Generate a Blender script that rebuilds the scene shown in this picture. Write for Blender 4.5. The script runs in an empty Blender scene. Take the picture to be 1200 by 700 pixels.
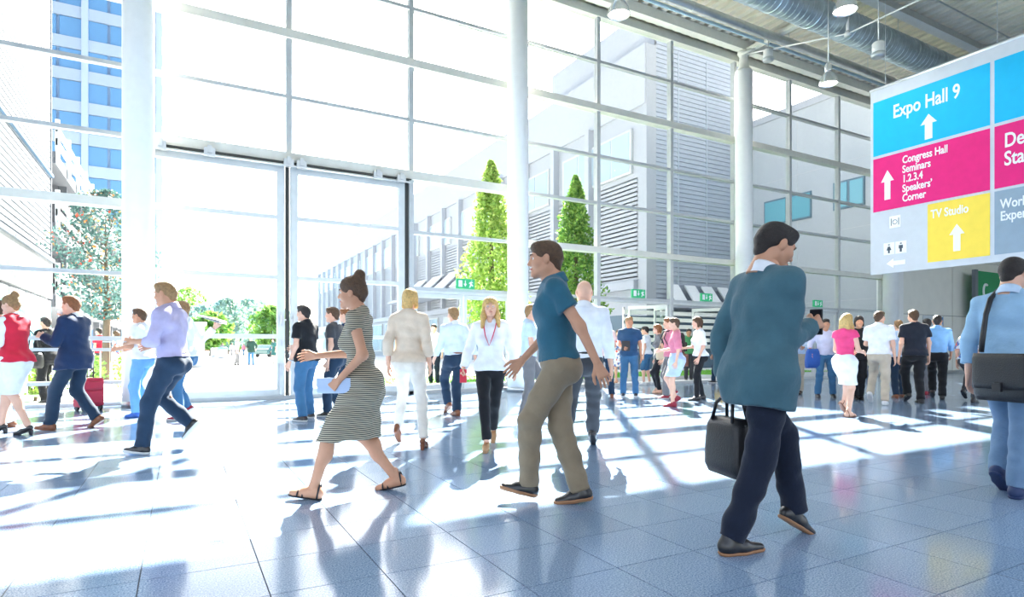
import bpy, math, random
import numpy as np
from mathutils import Vector, Matrix

# ------------------------------------------------------------------ camera, sky, sun, exposure
SC = bpy.context.scene
COL = SC.collection
CAM_H, FOCAL, HORIZON = 1.08, 706.0, 408.0            # metres, pixels (1200 px wide image), pixels
YAW = math.radians(28.79)                             # the camera looks 28.79 degrees to the right of the glass wall's normal
SN, CS = math.sin(YAW), math.cos(YAW)

cam_data = bpy.data.cameras.new('camera')
cam_data.sensor_fit = 'HORIZONTAL'
cam_data.sensor_width = 36.0
cam_data.lens = FOCAL / 1200.0 * 36.0
cam_data.shift_y = (HORIZON - 350.0) / 1200.0
cam_data.clip_start, cam_data.clip_end = 0.05, 600
cam = bpy.data.objects.new('camera', cam_data)
COL.objects.link(cam)
cam.location = (0, 0, CAM_H)
cam.rotation_euler = (math.pi / 2, 0, -YAW)
SC.camera = cam

SUN_AZ, SUN_EL = math.radians(34.0), math.radians(40.0)   # azimuth clockwise from +Y
world = bpy.data.worlds.new('world')
SC.world = world
world.use_nodes = True
wn = world.node_tree
wn.nodes.clear()
w_out = wn.nodes.new('ShaderNodeOutputWorld')
w_bg = wn.nodes.new('ShaderNodeBackground')
w_sky = wn.nodes.new('ShaderNodeTexSky')
w_sky.sky_type = 'NISHITA'
w_sky.sun_disc = False
w_sky.sun_elevation = SUN_EL
w_sky.sun_rotation = SUN_AZ
w_sky.air_density, w_sky.dust_density, w_sky.ozone_density = 1.0, 3.0, 1.0
w_bg.inputs['Strength'].default_value = 0.42
w_hs = wn.nodes.new('ShaderNodeHueSaturation')
w_hs.inputs['Saturation'].default_value = 0.55
wn.links.new(w_sky.outputs['Color'], w_hs.inputs['Color'])
wn.links.new(w_hs.outputs['Color'], w_bg.inputs['Color'])
wn.links.new(w_bg.outputs['Background'], w_out.inputs['Surface'])

sun_data = bpy.data.lights.new('sun', 'SUN')
sun_data.energy = 34.0
sun_data.color = (1.0, 0.95, 0.86)
sun_data.angle = math.radians(0.6)
sun = bpy.data.objects.new('sun', sun_data)
COL.objects.link(sun)
sun_dir = Vector((math.sin(SUN_AZ) * math.cos(SUN_EL), math.cos(SUN_AZ) * math.cos(SUN_EL), math.sin(SUN_EL)))
sun.rotation_euler = sun_dir.to_track_quat('Z', 'Y').to_euler()
sun.location = (20, 30, 40)

SC.view_settings.view_transform = 'Standard'
SC.view_settings.look = 'None'
SC.view_settings.gamma = 1.0
SC.view_settings.use_curve_mapping = False
SC.view_settings.exposure = 0.45
SC.cycles.transparent_max_bounces = 24
SC.cycles.max_bounces = 10
SC.cycles.diffuse_bounces = 5
SC.cycles.sample_clamp_indirect = 8.0
SC.cycles.caustics_reflective = False
SC.cycles.caustics_refractive = False


def ground(px, py, z=0.0):
    """a spot on the floor, read from the photograph (x, y in the 1200x700 frame)"""
    d = FOCAL * (CAM_H - z) / (py - HORIZON)
    u = (px - 600.0) / FOCAL
    return Vector((d * (SN + CS * u), d * (CS - SN * u), z))


# ------------------------------------------------------------------ materials
MATS = {}


def pmat(name, color, rough=0.6, metal=0.0, spec=0.5, bump=0.0, bscale=60.0, var=0.0, vscale=6.0, emit=None, estr=0.0, sheen=0.0, coat=0.0):
    """a procedural Principled material: colour with noise variation and fine relief"""
    if name in MATS:
        return MATS[name]
    m = bpy.data.materials.new(name)
    m.use_nodes = True
    nt = m.node_tree
    b = nt.nodes['Principled BSDF']
    c = (*color[:3], 1.0)
    b.inputs['Base Color'].default_value = c
    b.inputs['Roughness'].default_value = rough
    b.inputs['Metallic'].default_value = metal
    b.inputs['Specular IOR Level'].default_value = spec
    if sheen:
        b.inputs['Sheen Weight'].default_value = sheen
    if coat:
        b.inputs['Coat Weight'].default_value = coat
        b.inputs['Coat Roughness'].default_value = 0.15
    tc = None
    if var or bump:
        tc = nt.nodes.new('ShaderNodeTexCoord')
    if var:
        n = nt.nodes.new('ShaderNodeTexNoise')
        n.inputs['Scale'].default_value = vscale
        n.inputs['Detail'].default_value = 4
        nt.links.new(tc.outputs['Object'], n.inputs['Vector'])
        r = nt.nodes.new('ShaderNodeValToRGB')
        r.color_ramp.elements[0].position, r.color_ramp.elements[1].position = 0.3, 0.7
        r.color_ramp.elements[0].color = (*[max(0, x * (1 - var)) for x in c[:3]], 1)
        r.color_ramp.elements[1].color = (*[min(1, x * (1 + var)) for x in c[:3]], 1)
        nt.links.new(n.outputs['Fac'], r.inputs['Fac'])
        nt.links.new(r.outputs['Color'], b.inputs['Base Color'])
    if bump:
        n2 = nt.nodes.new('ShaderNodeTexNoise')
        n2.inputs['Scale'].default_value = bscale
        n2.inputs['Detail'].default_value = 3
        nt.links.new(tc.outputs['Object'], n2.inputs['Vector'])
        bp = nt.nodes.new('ShaderNodeBump')
        bp.inputs['Strength'].default_value = bump
        bp.inputs['Distance'].default_value = 0.01
        nt.links.new(n2.outputs['Fac'], bp.inputs['Height'])
        nt.links.new(bp.outputs['Normal'], b.inputs['Normal'])
    if emit:
        b.inputs['Emission Color'].default_value = (*emit, 1)
        b.inputs['Emission Strength'].default_value = estr
    MATS[name] = m
    return m


def cloth(name, color, rough=0.85):
    return pmat('cloth_' + name, color, rough, spec=0.25, bump=0.25, bscale=45, var=0.10, vscale=9, sheen=0.15)


def glass_mat(name, tint, refl):
    m = bpy.data.materials.new(name)
    m.use_nodes = True
    nt = m.node_tree
    nt.nodes.clear()
    o = nt.nodes.new('ShaderNodeOutputMaterial')
    t = nt.nodes.new('ShaderNodeBsdfTransparent')
    t.inputs['Color'].default_value = (*tint, 1)
    g = nt.nodes.new('ShaderNodeBsdfGlossy')
    g.inputs['Roughness'].default_value = 0.01
    lw = nt.nodes.new('ShaderNodeLayerWeight')
    lw.inputs['Blend'].default_value = refl
    mx = nt.nodes.new('ShaderNodeMixShader')
    nt.links.new(lw.outputs['Fresnel'], mx.inputs['Fac'])
    nt.links.new(t.outputs[0], mx.inputs[1])
    nt.links.new(g.outputs[0], mx.inputs[2])
    nt.links.new(mx.outputs[0], o.inputs['Surface'])
    MATS[name] = m
    return m


GLASS = glass_mat('clear_glass', (0.955, 0.97, 0.975), 0.06)
GLASS_BLUE = pmat('blue_window_glass', (0.10, 0.28, 0.52), 0.06, spec=0.8)
GLASS_TEAL = pmat('teal_window_glass', (0.16, 0.42, 0.50), 0.05, spec=0.9)
GLASS_PALE = pmat('pale_window_glass', (0.42, 0.52, 0.60), 0.05, spec=0.9)
FRAME = pmat('window_frame_grey', (0.52, 0.54, 0.54), 0.4, spec=0.4, var=0.05)
DOORFRAME = pmat('door_frame_pale', (0.66, 0.68, 0.67), 0.4, var=0.04)
DARKGAP = pmat('rubber_gasket', (0.06, 0.06, 0.055), 0.8)
WHITE = pmat('white_paint', (0.85, 0.85, 0.83), 0.45, var=0.03)
COLUMN = pmat('column_paint', (0.88, 0.88, 0.86), 0.4, var=0.02)
CREAM = pmat('cream_wall', (0.80, 0.79, 0.72), 0.7, var=0.03, vscale=2)
STEEL = pmat('brushed_steel', (0.62, 0.64, 0.65), 0.32, metal=0.85, var=0.08)
GALV = pmat('galvanised_duct', (0.52, 0.60, 0.64), 0.36, metal=0.8, var=0.18, vscale=3)
DECK = pmat('painted_deck', (0.76, 0.71, 0.60), 0.55, var=0.06, vscale=1.5)
BEAMP = pmat('beam_paint', (0.74, 0.73, 0.66), 0.5, var=0.04)
BLACK = pmat('black_plastic', (0.015, 0.015, 0.017), 0.45)
LEATHER = pmat('black_leather', (0.014, 0.014, 0.016), 0.38, bump=0.3, bscale=120)
PLAZA = pmat('pale_paving', (0.72, 0.72, 0.70), 0.9, var=0.05, vscale=0.6)


# ------------------------------------------------------------------ mesh helpers
class MB:
    """collects shapes and links them as one mesh object"""

    def __init__(self):
        self.v, self.f = [], []

    def add(self, vs, fs):
        n = len(self.v)
        self.v += [tuple(p) for p in vs]
        self.f += [tuple(i + n for i in q) for q in fs]
        return self

    def box(self, x0, x1, y0, y1, z0, z1):
        vs = [(x, y, z) for z in (z0, z1) for y in (y0, y1) for x in (x0, x1)]
        return self.add(vs, [(0, 2, 3, 1), (4, 5, 7, 6), (0, 1, 5, 4), (2, 6, 7, 3), (0, 4, 6, 2), (1, 3, 7, 5)])

    def bar(self, a, b, w, t, up=(0, 0, 1)):
        """a rectangular bar from a to b, w wide across, t thick along up"""
        a, b = Vector(a), Vector(b)
        d = (b - a).normalized()
        s = d.cross(Vector(up))
        s = s.normalized() if s.length > 1e-6 else Vector((1, 0, 0))
        n = s.cross(d).normalized()
        vs = [p + s * (sx * w / 2) + n * (sy * t / 2) for p in (a, b) for sx, sy in ((-1, -1), (1, -1), (1, 1), (-1, 1))]
        return self.add(vs, [(3, 2, 1, 0), (4, 5, 6, 7), (0, 1, 5, 4), (1, 2, 6, 5), (2, 3, 7, 6), (3, 0, 4, 7)])

    def tube(self, pts, r, n=10, closed=False):
        pts = [Vector(p) for p in pts]
        rs = r if isinstance(r, (list, tuple)) else [r] * len(pts)
        rings = []
        up = Vector((0.13, 0.21, 0.97))
        N = len(pts)
        for i, p in enumerate(pts):
            if closed:
                d = pts[(i + 1) % N] - pts[i - 1]
            else:
                d = pts[min(i + 1, N - 1)] - pts[max(i - 1, 0)]
            d.normalize()
            s = d.cross(up)
            if s.length < 1e-3:
                s = d.cross(Vector((1, 0, 0)))
            s.normalize()
            t = s.cross(d)
            rings.append([p + (s * math.cos(2 * math.pi * k / n) + t * math.sin(2 * math.pi * k / n)) * rs[i] for k in range(n)])
        vs = [q for ring in rings for q in ring]
        fs = []
        for i in range(N if closed else N - 1):
            j = (i + 1) % N
            for k in range(n):
                fs.append((i * n + k, i * n + (k + 1) % n, j * n + (k + 1) % n, j * n + k))
        if not closed:
            fs.append(tuple(reversed(range(n))))
            fs.append(tuple((N - 1) * n + k for k in range(n)))
        return self.add(vs, fs)

    def lathe(self, prof, n=20, o=(0, 0, 0), cap=True):
        vs = [(o[0] + r * math.cos(2 * math.pi * k / n), o[1] + r * math.sin(2 * math.pi * k / n), o[2] + z) for r, z in prof for k in range(n)]
        fs = []
        for i in range(len(prof) - 1):
            for k in range(n):
                fs.append((i * n + k, i * n + (k + 1) % n, (i + 1) * n + (k + 1) % n, (i + 1) * n + k))
        if cap:
            fs.append(tuple(reversed(range(n))))
            fs.append(tuple((len(prof) - 1) * n + k for k in range(n)))
        return self.add(vs, fs)

    def poly(self, pts, thick, nrm):
        """a flat polygon given as 3-D points, thickened along nrm"""
        n = len(pts)
        nr = Vector(nrm) * thick
        vs = [Vector(p) for p in pts] + [Vector(p) + nr for p in pts]
        fs = [tuple(reversed(range(n))), tuple(range(n, 2 * n))]
        fs += [(i, (i + 1) % n, n + (i + 1) % n, n + i) for i in range(n)]
        return self.add(vs, fs)

    def build(self, name, mat, parent=None, smooth=False, loc=None):
        me = bpy.data.meshes.new(name)
        me.from_pydata(self.v, [], self.f)
        me.update()
        return link(name, me, mat, parent, smooth, loc)


def link(name, me, mat, parent=None, smooth=False, loc=None):
    if mat is not None and not me.materials:
        me.materials.append(mat)
    if smooth:
        me.polygons.foreach_set('use_smooth', [True] * len(me.polygons))
    o = bpy.data.objects.new(name, me)
    COL.objects.link(o)
    if parent is not None:
        o.parent = parent
    if loc is not None:
        o.location = loc
    return o


def empty(name, loc=(0, 0, 0), rz=0.0):
    o = bpy.data.objects.new(name, None)
    o.empty_display_size = 0.2
    COL.objects.link(o)
    o.location = loc
    o.rotation_euler = (0, 0, rz)
    return o


def tag(o, label=None, cat=None, group=None, kind=None):
    if label:
        o['label'] = label
    if cat:
        o['category'] = cat
    if group:
        o['group'] = group
    if kind:
        o['kind'] = kind
    return o


def structure(name, label=None, loc=(0, 0, 0)):
    return tag(empty(name, loc), label, None, None, 'structure')


def smesh(mb, name, mat, label=None, smooth=False):
    return tag(mb.build(name, mat, None, smooth), label, None, None, 'structure')


def bevel(o, w=0.01, seg=2):
    md = o.modifiers.new('bevel', 'BEVEL')
    md.width = w
    md.segments = seg
    md.limit_method = 'ANGLE'
    return o


# ------------------------------------------------------------------ floor of granite tiles
FY = 13.6                                   # the glass wall stands along y = FY
RAILS = [2.49 + 1.315 * k for k in range(7)]
MX = [-0.70 + 2.72 * k for k in range(-2, 10)]


def tile_material():
    m = bpy.data.materials.new('blue_grey_granite')
    m.use_nodes = True
    nt = m.node_tree
    b = nt.nodes['Principled BSDF']
    geo = nt.nodes.new('ShaderNodeNewGeometry')
    n1 = nt.nodes.new('ShaderNodeTexNoise')
    n1.inputs['Scale'].default_value = 130
    n1.inputs['Detail'].default_value = 3
    n2 = nt.nodes.new('ShaderNodeTexNoise')
    n2.inputs['Scale'].default_value = 1.7
    for n in (n1, n2):
        nt.links.new(geo.outputs['Position'], n.inputs['Vector'])
    r = nt.nodes.new('ShaderNodeValToRGB')
    e = r.color_ramp.elements
    e[0].position, e[0].color = 0.34, (0.10, 0.18, 0.31, 1)
    e[1].position, e[1].color = 0.66, (0.38, 0.50, 0.66, 1)
    nt.links.new(n1.outputs['Fac'], r.inputs['Fac'])
    oi = nt.nodes.new('ShaderNodeObjectInfo')
    mr = nt.nodes.new('ShaderNodeMapRange')
    mr.inputs['To Min'].default_value, mr.inputs['To Max'].default_value = 0.92, 1.08
    nt.links.new(oi.outputs['Random'], mr.inputs['Value'])
    hs = nt.nodes.new('ShaderNodeHueSaturation')
    nt.links.new(mr.outputs['Result'], hs.inputs['Value'])
    nt.links.new(r.outputs['Color'], hs.inputs['Color'])
    nt.links.new(hs.outputs['Color'], b.inputs['Base Color'])
    rr = nt.nodes.new('ShaderNodeMapRange')
    rr.inputs['To Min'].default_value, rr.inputs['To Max'].default_value = 0.07, 0.16
    nt.links.new(n2.outputs['Fac'], rr.inputs['Value'])
    nt.links.new(rr.outputs['Result'], b.inputs['Roughness'])
    b.inputs['Specular IOR Level'].default_value = 0.5
    return m


TILE = tile_material()
GROUT = pmat('dark_grout', (0.05, 0.07, 0.10), 0.8)
TX, TY = 0.512, 0.467
floor = MB().box(-9, 34, -7, FY + 0.02, -0.12, -0.004).build('floor', GROUT)
tag(floor, 'polished blue-grey granite tile floor of the hall', None, None, 'structure')


def project(p):
    d = p[0] * SN + p[1] * CS
    if d < 0.2:
        return None
    return 600 + FOCAL * (p[0] * CS - p[1] * SN) / d, HORIZON - (p[2] - CAM_H) * FOCAL / d, d


spots = []
far = MB()
i0, i1 = int((-8.8 + 0.17) / TX), int((33.8 + 0.17) / TX)
j0, j1 = int((-6.8 - 3.28) / TY), int((FY - 3.28) / TY) + 1
for i in range(i0, i1):
    for j in range(j0, j1):
        x0, y0 = -0.17 + TX * i, 3.28 + TY * j
        y1 = min(y0 + TY, FY)
        if y1 - y0 < 0.02:
            continue
        q = project((x0 + TX / 2, (y0 + y1) / 2, 0))
        score = 1e9
        if q and -60 < q[0] < 1260 and q[1] < 790:
            score = q[2]
        spots.append((score, x0, y0, y1))
spots.sort()
G = 0.0028
tile_me = None
for n, (score, x0, y0, y1) in enumerate(spots):
    if n < 300:
        if tile_me is None:
            mb = MB().box(G, TX - G, G, TY - G, -0.012, 0.0)
            tile_me = bpy.data.meshes.new('tile')
            tile_me.from_pydata(mb.v, [], mb.f)
            tile_me.materials.append(TILE)
        o = bpy.data.objects.new('tile', tile_me)
        COL.objects.link(o)
        o.parent = floor
        o.location = (x0, y0, 0)
    else:
        far.add([(x0 + G, y0 + G, 0), (x0 + TX - G, y0 + G, 0), (x0 + TX - G, y1 - G, 0), (x0 + G, y1 - G, 0)], [(0, 1, 2, 3)])
tag(far.build('tile_field', TILE, floor), 'far granite tiles of the hall floor', None, None, 'stuff')

# ------------------------------------------------------------------ glass wall
FW = 0.055      # half width of a mullion
trim_no = [0]


def trim(mb, label, mat=FRAME):
    trim_no[0] += 1
    return smesh(mb, 'trim_%d' % trim_no[0], mat, label)


def pane(parent, x0, x1, z0, z1, y=FY):
    return MB().box(x0, x1, y - 0.012, y + 0.012, z0, z1).build('pane', GLASS, parent)


trim(MB().box(MX[0], MX[-1] + .1, FY - 0.16, FY + 0.08, 7.75 - 0.09, 7.75 + 0.09), 'thick horizontal steel beam high on the glass wall', BEAMP)
trim(MB().box(MX[0], -0.75, FY - 0.16, FY + 0.08, RAILS[1] - 0.08, RAILS[1] + 0.08), 'horizontal steel beam across the leftmost glass bay', BEAMP)
trim(MB().box(-0.70, 7.46, FY - 0.16, FY + 0.08, 5.12 - 0.10, 5.12 + 0.10), 'door head beam above the tall hangar doors', BEAMP)
trim(MB().box(7.46, MX[-1] + .25, FY - 0.16, FY + 0.08, RAILS[1] - 0.08, RAILS[1] + 0.08), 'horizontal steel beam above the entrance doors', BEAMP)
trim(MB().box(MX[0], MX[-1] + .2, FY - 0.14, FY + 0.10, RAILS[6] - 0.10, RAILS[6] + 0.12), 'top edge beam of the glass wall under the roof deck', BEAMP)
trim(MB().box(MX[0], MX[-1] + .2, FY + 0.10, FY + 0.18, RAILS[6] + 0.05, 11.0), 'closing strip between the glass wall and the roof deck', BEAMP)
trim(MB().box(MX[0], MX[-1], FY - 0.09, FY + 0.10, -0.02, 0.07), 'low metal sill at the foot of the glass wall')

BAYS = list(zip(range(-2, 9), MX[:-1], MX[1:]))
DOOR_BAYS = {2: 'closed', 4: 'open', 5: 'open', 7: 'closed'}
win_labels = {-2: 'glazed bay left of the frame', -1: 'leftmost glazed bay with the office tower behind', 0: 'glazing above the left hangar door leaf',
              1: 'glazing above the right hangar door leaf', 2: 'glazed bay left of the middle column', 3: 'glazed bay right of the middle column',
              4: 'glazed bay above the entrance with the open door', 5: 'glazed bay above the entrance behind the businessman',
              6: 'glazed bay right of the third column', 7: 'glazed bay above the right closed entrance', 8: 'last glazed bay before the cream wall'}
for n, (k, x0, x1) in enumerate(BAYS):
    w = structure('window_%d' % (n + 1), win_labels[k])
    base = 5.12 if k in (0, 1) else (RAILS[0] if k in DOOR_BAYS else 0.07)
    zs = [base] + [z for z in RAILS if z > base + 0.05]
    for a, b in zip(zs[:-1], zs[1:]):
        pane(w, x0 + FW * .8, x1 - FW * .8, a + 0.03, b - 0.03)
    for z in zs[:-1]:
        if z > 0.1:
            MB().box(x0 + FW, x1 - FW, FY - 0.075, FY + 0.06, z - 0.038, z + 0.038).build('transom', FRAME, w)
    MB().box(x0 - FW, x0 + FW, FY - 0.09, FY + 0.07, base if k in (1,) else 0.0, RAILS[6]).build('mullion', FRAME, w)
    if k == 8:
        MB().box(x1 - FW, x1 + FW, FY - 0.09, FY + 0.07, 0, RAILS[6]).build('mullion', FRAME, w)
    if k in (-1, -2):   # guard rails across the lowest pane
        MB().box(x0 + FW, x1 - FW, FY - 0.13, FY - 0.07, 1.22, 1.30).build('guard_rail', FRAME, w)
        MB().box(x0 + FW, x1 - FW, FY - 0.13, FY - 0.07, 1.02, 1.08).build('guard_rail', FRAME, w)
        MB().box(x0 + FW, x1 - FW, FY - 0.09, FY + 0.05, 0.40, 0.47).build('guard_rail', FRAME, w)

# the two tall hangar door leaves
door_no = [0]


def door(label, loc=(0, 0, 0), rz=0.0):
    door_no[0] += 1
    d = tag(empty('door_%d' % door_no[0], loc, rz), label, None, None, 'structure')
    return d


for (x0, x1, label, hs) in ((-0.62, 1.93, 'left leaf of the tall sliding hangar door', 1), (2.05, 4.58, 'right leaf of the tall sliding hangar door', 0)):
    d = door(label)
    y0, y1 = FY - 0.07, FY + 0.05
    st = 0.15
    MB().box(x0, x0 + st, y0, y1, 0.06, 4.95).build('stile', DOORFRAME, d)
    MB().box(x1 - st, x1, y0, y1, 0.06, 4.95).build('stile', DOORFRAME, d)
    zz = [0.06, 1.28, 2.53, 3.80, 4.80]
    for z, hgt in zip(zz, (0.15, 0.09, 0.09, 0.09, 0.15)):
        MB().box(x0 + st, x1 - st, y0, y1, z, z + hgt).build('rail', DOORFRAME, d)
    for z, nz in zip(zz[:-1], zz[1:]):
        pane(d, x0 + st - .01, x1 - st + .01, z + 0.08, nz + 0.01)
    hx = x1 - 0.075 if hs else x0 + 0.075
    MB().box(hx - 0.035, hx + 0.035, y0 - 0.03, y0, 0.10, 0.75).build('floor_bolt', STEEL, d)
    MB().box(hx - 0.02, hx + 0.02, y0 - 0.035, y0, 1.55, 1.80).box(hx - 0.012, hx + 0.10 * (1 if hs else -1) + (0.0), y0 - 0.05, y0 - 0.03, 1.66, 1.69).build('handle', STEEL, d)
    MB().box(hx - 0.02, hx + 0.02, y0 - 0.03, y0, 1.12, 1.26).build('lock_plate', STEEL, d)
trim(MB().box(1.95, 2.03, FY - 0.03, FY + 0.03, 0.0, 4.95), 'dark gap between the two hangar door leaves', DARKGAP)
trim(MB().box(4.585, 4.68, FY - 0.03, FY + 0.03, 0.0, 4.95), 'dark gap right of the hangar door', DARKGAP)
t = structure('trim_20', 'sliding track and rollers over the hangar doors')
MB().box(-0.70, 4.70, FY - 0.20, FY - 0.17, 4.985, 5.01).box(-0.70, 4.70, FY - 0.05, FY, 4.95, 5.02).build('track_gap', DARKGAP, t)
MB().tube([(-0.66, FY - 0.2, 4.93), (4.66, FY - 0.2, 4.93)], 0.022, 8).build('track_rod', STEEL, t)
for x in (-0.35, 0.5, 1.99, 2.25, 3.9, 4.45):
    MB().box(x - 0.10, x + 0.10, FY - 0.24, FY - 0.15, 4.90, 5.06).box(x - 0.04, x + 0.04, FY - 0.27, FY - 0.2, 4.95, 5.1).build('roller', STEEL, t)

# entrance doors
for k, state in DOOR_BAYS.items():
    x0, x1 = MX[k + 2] + FW, MX[k + 3] - FW
    xm = (x0 + x1) / 2
    where = {2: 'behind the blonde woman', 4: 'behind the man in the navy polo', 5: 'behind the woman in the white top', 7: 'behind the woman in the pink top'}[k]
    for side, (a, b) in enumerate(((x0 + .03, xm - .01), (xm + .01, x1 - .03))):
        wd = b - a
        left = side == 0
        opened = state == 'open'
        if opened and ((k == 4 and left) or (k == 5 and left)):
            d = door('left glass entrance leaf pushed outward ' + where, (a, FY, 0), math.radians(72))
        elif opened:
            d = door('right glass entrance leaf standing open ' + where, (b, FY, 0), math.radians(-62))
        else:
            d = door(('left' if left else 'right') + ' closed glass entrance leaf ' + where, (a if left else b, FY, 0), 0)
        s = 1 if left else -1
        X = lambda p, q: (min(s * p, s * q), max(s * p, s * q))
        for p, q, n in ((0, .075, 'stile'), (wd - .075, wd, 'stile')):
            u0, u1 = X(p, q)
            MB().box(u0, u1, -0.03, 0.03, 0.08, 2.38).build(n, DOORFRAME, d)
        u0, u1 = X(.075, wd - .075)
        MB().box(u0, u1, -0.03, 0.03, 0.08, 0.20).build('rail', DOORFRAME, d)
        MB().box(u0, u1, -0.03, 0.03, 2.28, 2.38).build('rail', DOORFRAME, d)
        MB().box(u0, u1, -0.01, 0.01, 0.19, 2.29).build('pane', GLASS, d)
        h0 = s * (wd - 0.11)
        MB().tube([(h0, -0.035, 0.85), (h0, -0.085, 0.87), (h0, -0.085, 1.33), (h0, -0.035, 1.35)], 0.014, 8).build('handle', STEEL, d, True)
    trim(MB().box(x0, x1, FY - 0.06, FY + 0.05, 2.385, 2.45), 'door head rail of the entrance ' + where, DOORFRAME)

# ------------------------------------------------------------------ columns
for x, lab in ((-0.69, 'left'), (7.38, 'middle'), (15.55, 'third'), (23.62, 'last')):
    c = tag(empty('column', (x, 13.12, 0)), {'left': 'thick round white column left of the hangar doors', 'middle': 'round white column in the middle of the glass wall',
            'third': 'round white column behind the businessman', 'last': 'white column at the corner with the cream wall'}[lab], 'column', 'columns along the glass wall')
    MB().lathe([(0.262, 0.0), (0.262, 9.75), (0.25, 9.8)], 32).build('shaft', COLUMN, c, True)
    MB().lathe([(0.275, 0.0), (0.275, 0.09), (0.264, 0.1)], 32).build('foot_ring', STEEL, c, True)
    MB().lathe([(0.25, 9.8), (0.15, 9.95), (0.13, 10.25), (0.2, 10.35), (0.2, 10.42)], 24).build('capital', BEAMP, c, True)

# ------------------------------------------------------------------ roof
P = 0.36
prof = [(0, 10.92), (0.09, 10.92), (0.135, 10.72), (0.315, 10.72), (0.36, 10.92)]
dk = MB()
xs = []
x = -9.0
while x < 34:
    for a, b in prof[:-1]:
        xs.append((x + a, b))
    x += P
n = len(xs)
for yy in (-5.0, 13.76):
    dk.v += [(a, yy, b) for a, b in xs]
dk.v += [(a, -5.0, 11.1) for a, b in xs] + [(a, 13.76, 11.1) for a, b in xs]
for i in range(n - 1):
    dk.f += [(i, i + 1, n + i + 1, n + i), (2 * n + i, 3 * n + i, 3 * n + i + 1, 2 * n + i + 1), (i, 2 * n + i, 2 * n + i + 1, i + 1), (n + i, n + i + 1, 3 * n + i + 1, 3 * n + i)]
smesh(dk, 'ceiling', DECK, 'corrugated steel roof deck')
trim(MB().box(-9, 34, 13.0, 13.24, 10.42, 10.71), 'roof beam on top of the columns', BEAMP)
for yb in (9.6, 6.0, 2.4, -1.2):
    trim(MB().box(-9, 34, yb - 0.05, yb + 0.05, 10.46, 10.71).box(-9, 34, yb - 0.13, yb + 0.13, 10.44, 10.47), 'steel purlin under the roof deck %.0f metres behind the glass wall' % (13.6 - yb), BEAMP)
for x, nm in ((7.38, 'middle'), (15.55, 'third'), (23.62, 'last'), (-0.69, 'left')):
    r = tag(empty('roof_truss', (x, 0, 0)), 'cable-stayed roof truss running inward from the %s column' % nm, 'truss', 'roof trusses')
    MB().box(-0.09, 0.09, -5, 13.0, 10.34, 10.45).build('top_chord', BEAMP, r)
    for yb in (9.75, 3.2):
        MB().tube([(0, yb, 10.35), (0, yb, 9.45)], 0.04, 10).lathe([(0.09, 9.40), (0.05, 9.52)], 12, (0, yb, 0)).build('strut', WHITE, r, True)
    MB().tube([(0, 13.0, 10.3), (0, 9.75, 9.45), (0, 3.2, 9.45), (0, -4, 10.3)], 0.022, 8).build('tie_rod', WHITE, r, True)
    MB().tube([(-.25, 13.0, 10.25), (.0, 12.7, 10.35)], 0.05, 8).build('bracket', BEAMP, r, True)


def pipe_x(name, y, z, r, mat, label, cat, rings=0.0):
    o = tag(empty(name, (0, y, z)), label, cat)
    pr = MB().tube([(-9, 0, 0), (33.5, 0, 0)], r, 24)
    pr.build('pipe', mat, o, True)
    if rings:
        x = 4.0
        while x < 30:
            MB().tube([(x, 0, 0), (x + 0.05, 0, 0)], r * 1.035, 24).build('seam_ring', mat, o, True)
            x += rings
    return o


pipe_x('round_duct', 10.1, 9.92, 0.39, GALV, 'large spiral galvanised air duct under the roof', 'duct', 1.5)
duct = bpy.data.objects['round_duct']
sp = MB()
pts = [( -2 + 0.0105 * i, 0.392 * math.cos(i * 0.35), 0.392 * math.sin(i * 0.35)) for i in range(2900)]
sp.tube(pts, 0.008, 4)
sp.build('spiral_seam', GALV, duct, True)
for x in (10, 14, 18, 22, 26):
    for yh in (-0.3, 0.3):
        MB().tube([(x, yh, 0.26), (x, yh, 0.85)], 0.012, 6).build('hanger', STEEL, duct)
o = pipe_x('steel_pipe', 11.85, 10.25, 0.125, STEEL, 'silver round pipe between the duct and the glass wall', 'pipe', 4.0)
for x in (8, 12, 16, 20):
    MB().tube([(x, 0, 0.1), (x, 0, 0.5)], 0.012, 6).build('hanger', STEEL, o)
pipe_x('cable_conduit', 12.35, 10.38, 0.05, pmat('blue_grey_conduit', (0.38, 0.52, 0.60), 0.4), 'thin blue-grey conduit next to the silver pipe', 'pipe')
for i, y in enumerate((11.2, 8.8, 7.6)):
    pipe_x('sprinkler_pipe', y, 10.55, 0.022, STEEL, ['thin sprinkler pipe nearest the silver pipe', 'thin sprinkler pipe just past the duct', 'thin sprinkler pipe farthest from the glass wall'][i], 'pipe')


# ------------------------------------------------------------------ ceiling lamps
LAMPGLOW = pmat('lamp_glow', (1, 1, 1), 0.4, emit=(1.0, 0.97, 0.92), estr=14.0)
LAMPSHELL = pmat('spun_aluminium', (0.75, 0.76, 0.77), 0.22, metal=0.9)


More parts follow.
